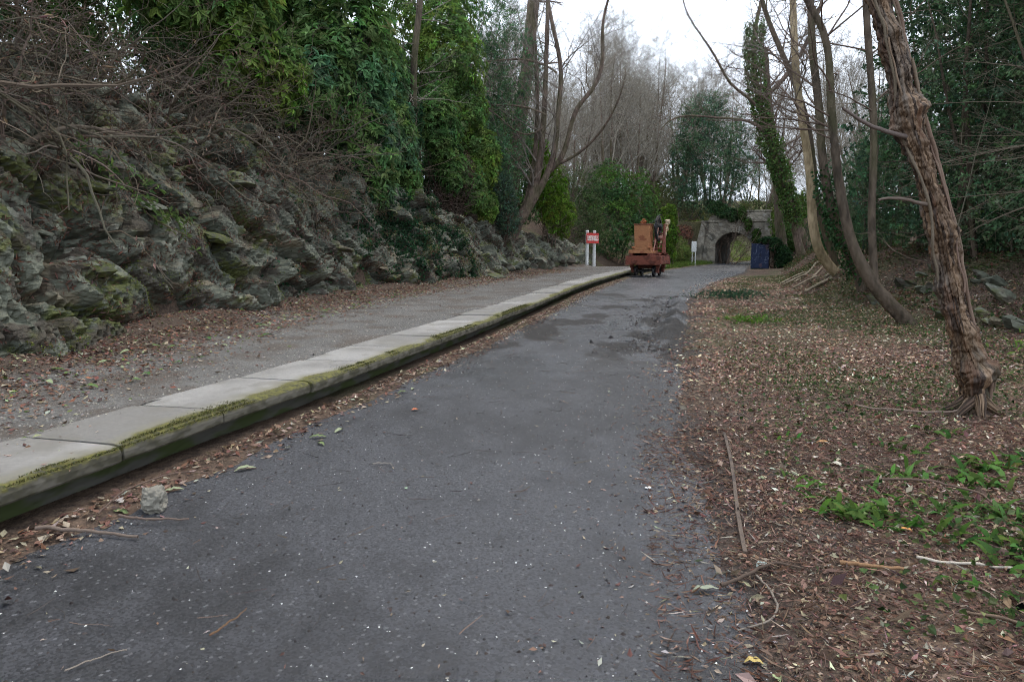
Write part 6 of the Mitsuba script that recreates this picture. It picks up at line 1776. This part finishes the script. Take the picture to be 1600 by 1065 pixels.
    stick('fallen_branch', 'dark crooked branch at the right edge of the path below the rusty strip', [(0.98, 3.12, 0.02), (1.12, 3.2, 0.03), (1.26, 3.28, 0.03), (1.4, 3.2, 0.03)], 0.010, 0.006, (0.09, 0.065, 0.05), seed=11)
    stick('fallen_branch', 'short twig lying across the middle of the path', [(-1.02, 5.0, 0.015), (-0.95, 5.02, 0.015), (-0.87, 4.98, 0.012)], 0.006, 0.004, (0.22, 0.20, 0.18), seed=12)
    stick('fallen_branch', 'pale twig at the bottom left of the path', [(-1.68, 2.46, 0.012), (-1.60, 2.55, 0.012), (-1.52, 2.60, 0.016)], 0.003, 0.002, (0.25, 0.21, 0.17), seed=13)
    # rusty flat strip, edging of the path
    key = thing('rusty_strip', 'long narrow rusty strip half buried along the right edge of the path', 'edging')
    q = np.linspace(0, 1, 40)
    P = np.stack([1.78 + (1.20 - 1.78) * q + 0.01 * np.sin(q * 5), 5.75 + (3.42 - 5.75) * q, 0 * q], 1)
    zt = height(P[:, 0], P[:, 1])
    V = []
    t = unit(P[-1] - P[0])
    sd = np.array([t[1], -t[0], 0])
    for i in range(40):
        for a, b in ((-0.012, -0.03), (-0.011, 0.030), (0.011, 0.032), (0.012, -0.03)):
            V.append(P[i] + sd * a + [0, 0, zt[i] + b])
    F = []
    for i in range(39):
        for j in range(4):
            a, b = i * 4 + j, i * 4 + (j + 1) % 4
            F += [(a, b, b + 4), (a, b + 4, a + 4)]
    F += [(0, 2, 1), (0, 3, 2), (156, 157, 158), (156, 158, 159)]
    scene[key] = mikit.ply((np.array(V), np.array(F)), 'strip_rust')
    # slab leaning at the rock, pale blocks in the wall beyond
    key = thing('stone_slab', 'flat stone slab lying on the platform in front of the standing block', 'stone')
    m = box(-0.5, 0.5, -0.28, 0.28, -0.05, 0.05, 0.03)
    m.apply_transform(trimesh.transformations.rotation_matrix(0.22, [0.3, 1, 0]))
    scene[key] = mikit.ply((np.array(m.vertices) @ rotz(-0.9).T + [-0.75, 29.3, 0.44], np.array(m.faces)), 'rock')
    key = thing('standing_block', 'upright pale block of stone set against the foot of the leaning tree', 'stone')
    v, f = stone_mesh((0.62, 0.4, 0.85), rng, 40)
    scene[key] = mikit.ply((v + [-0.95, 31.2, 0.95], f), 'rock')
    for i in range(16):
        y = 30.5 + i * 1.1
        s = rng.uniform(0.35, 0.7)
        v, f = stone_mesh((s, s * 0.8, s * 0.75), rng, 22)
        put('rock_face', 'stone', mikit.ply((v + [float(rock_x(y)) + rng.uniform(-0.2, 0.15), y, 0.35 + s * 0.45 + rng.uniform(0, 0.4)], f), 'rock'))
    # pale lichened boulders
    for j, (x, y, z, s) in enumerate(((3.35, 50.5, 1.25, 0.7), (4.3, 52.5, 1.1, 0.55), (-2.6, 25.6, 1.25, 0.3))):
        key = thing('boulder', ('pale lichen-crusted boulder left of the red station sign', 'smaller pale boulder nearest the red station sign', 'white-flecked boulder half way up the ivy-hung rock')[j], 'stone')
        v, f = stone_mesh((s, s * 0.8, s * 0.8), rng, 26)
        scene[key] = mikit.ply((v + [x, y, z], f), 'bridge_stone' if j < 2 else 'rock', smooth=20)
    # split logs laid on the right bank
    for i in range(11):
        y = 22.0 + i * 0.62
        x = float(bank_x(y)) - 0.35 + 0.45 * (i % 3)
        L = rng.uniform(0.9, 1.35)
        d = unit(np.array([0.83, 0.50 + rng.normal() * 0.08, 0.30]))
        a = np.array([x, y, hgt(x, y) + 0.10])
        key = thing('log', NTH[i] + ' from the near end of the split grey logs laid up the right bank', 'log', 'logs on the right bank')
        P = resample([a, a + d * L * 0.5 + [0, 0, 0.02], a + d * L], 8)
        P[:, 2] = np.maximum(P[:, 2], height(P[:, 0], P[:, 1]) + 0.06)
        v, f = tubes(P, np.full(8, rng.uniform(0.032, 0.052)), 9)
        n0 = len(v)
        v = np.vstack([v, P[0], P[-1]])
        caps = [(n0, (j + 1) % 9, j) for j in range(9)] + [(n0 + 1, 63 + j, 63 + (j + 1) % 9) for j in range(9)]
        scene[key] = mikit.ply((v, np.vstack([f, caps])), 'old_wood', smooth=50)
    # outcrop in the right bank
    key = thing('rock_outcrop', 'dark grey rock outcrop in the right bank behind the gnarled tree', 'rock')
    first = True
    for i in range(34):
        y = rng.uniform(9.5, 17.5)
        t = rng.uniform(0.0, 1.0)
        x = float(bank_x(y)) + 0.1 + 1.6 * t
        s = rng.uniform(0.16, 0.42)
        v, f = stone_mesh((s * 1.6, s * 1.2, s * 0.5), rng, 24)
        c_, s_ = math.cos(0.6), math.sin(0.6)
        v = v @ np.array([[c_, 0, -s_], [0, 1, 0], [s_, 0, c_]]) @ rotz(rng.uniform(-0.5, 0.5)).T
        put(key, 'stone', mikit.ply((v + [x, y, hgt(x, y) - 0.15], f), 'rock'))


small_things()
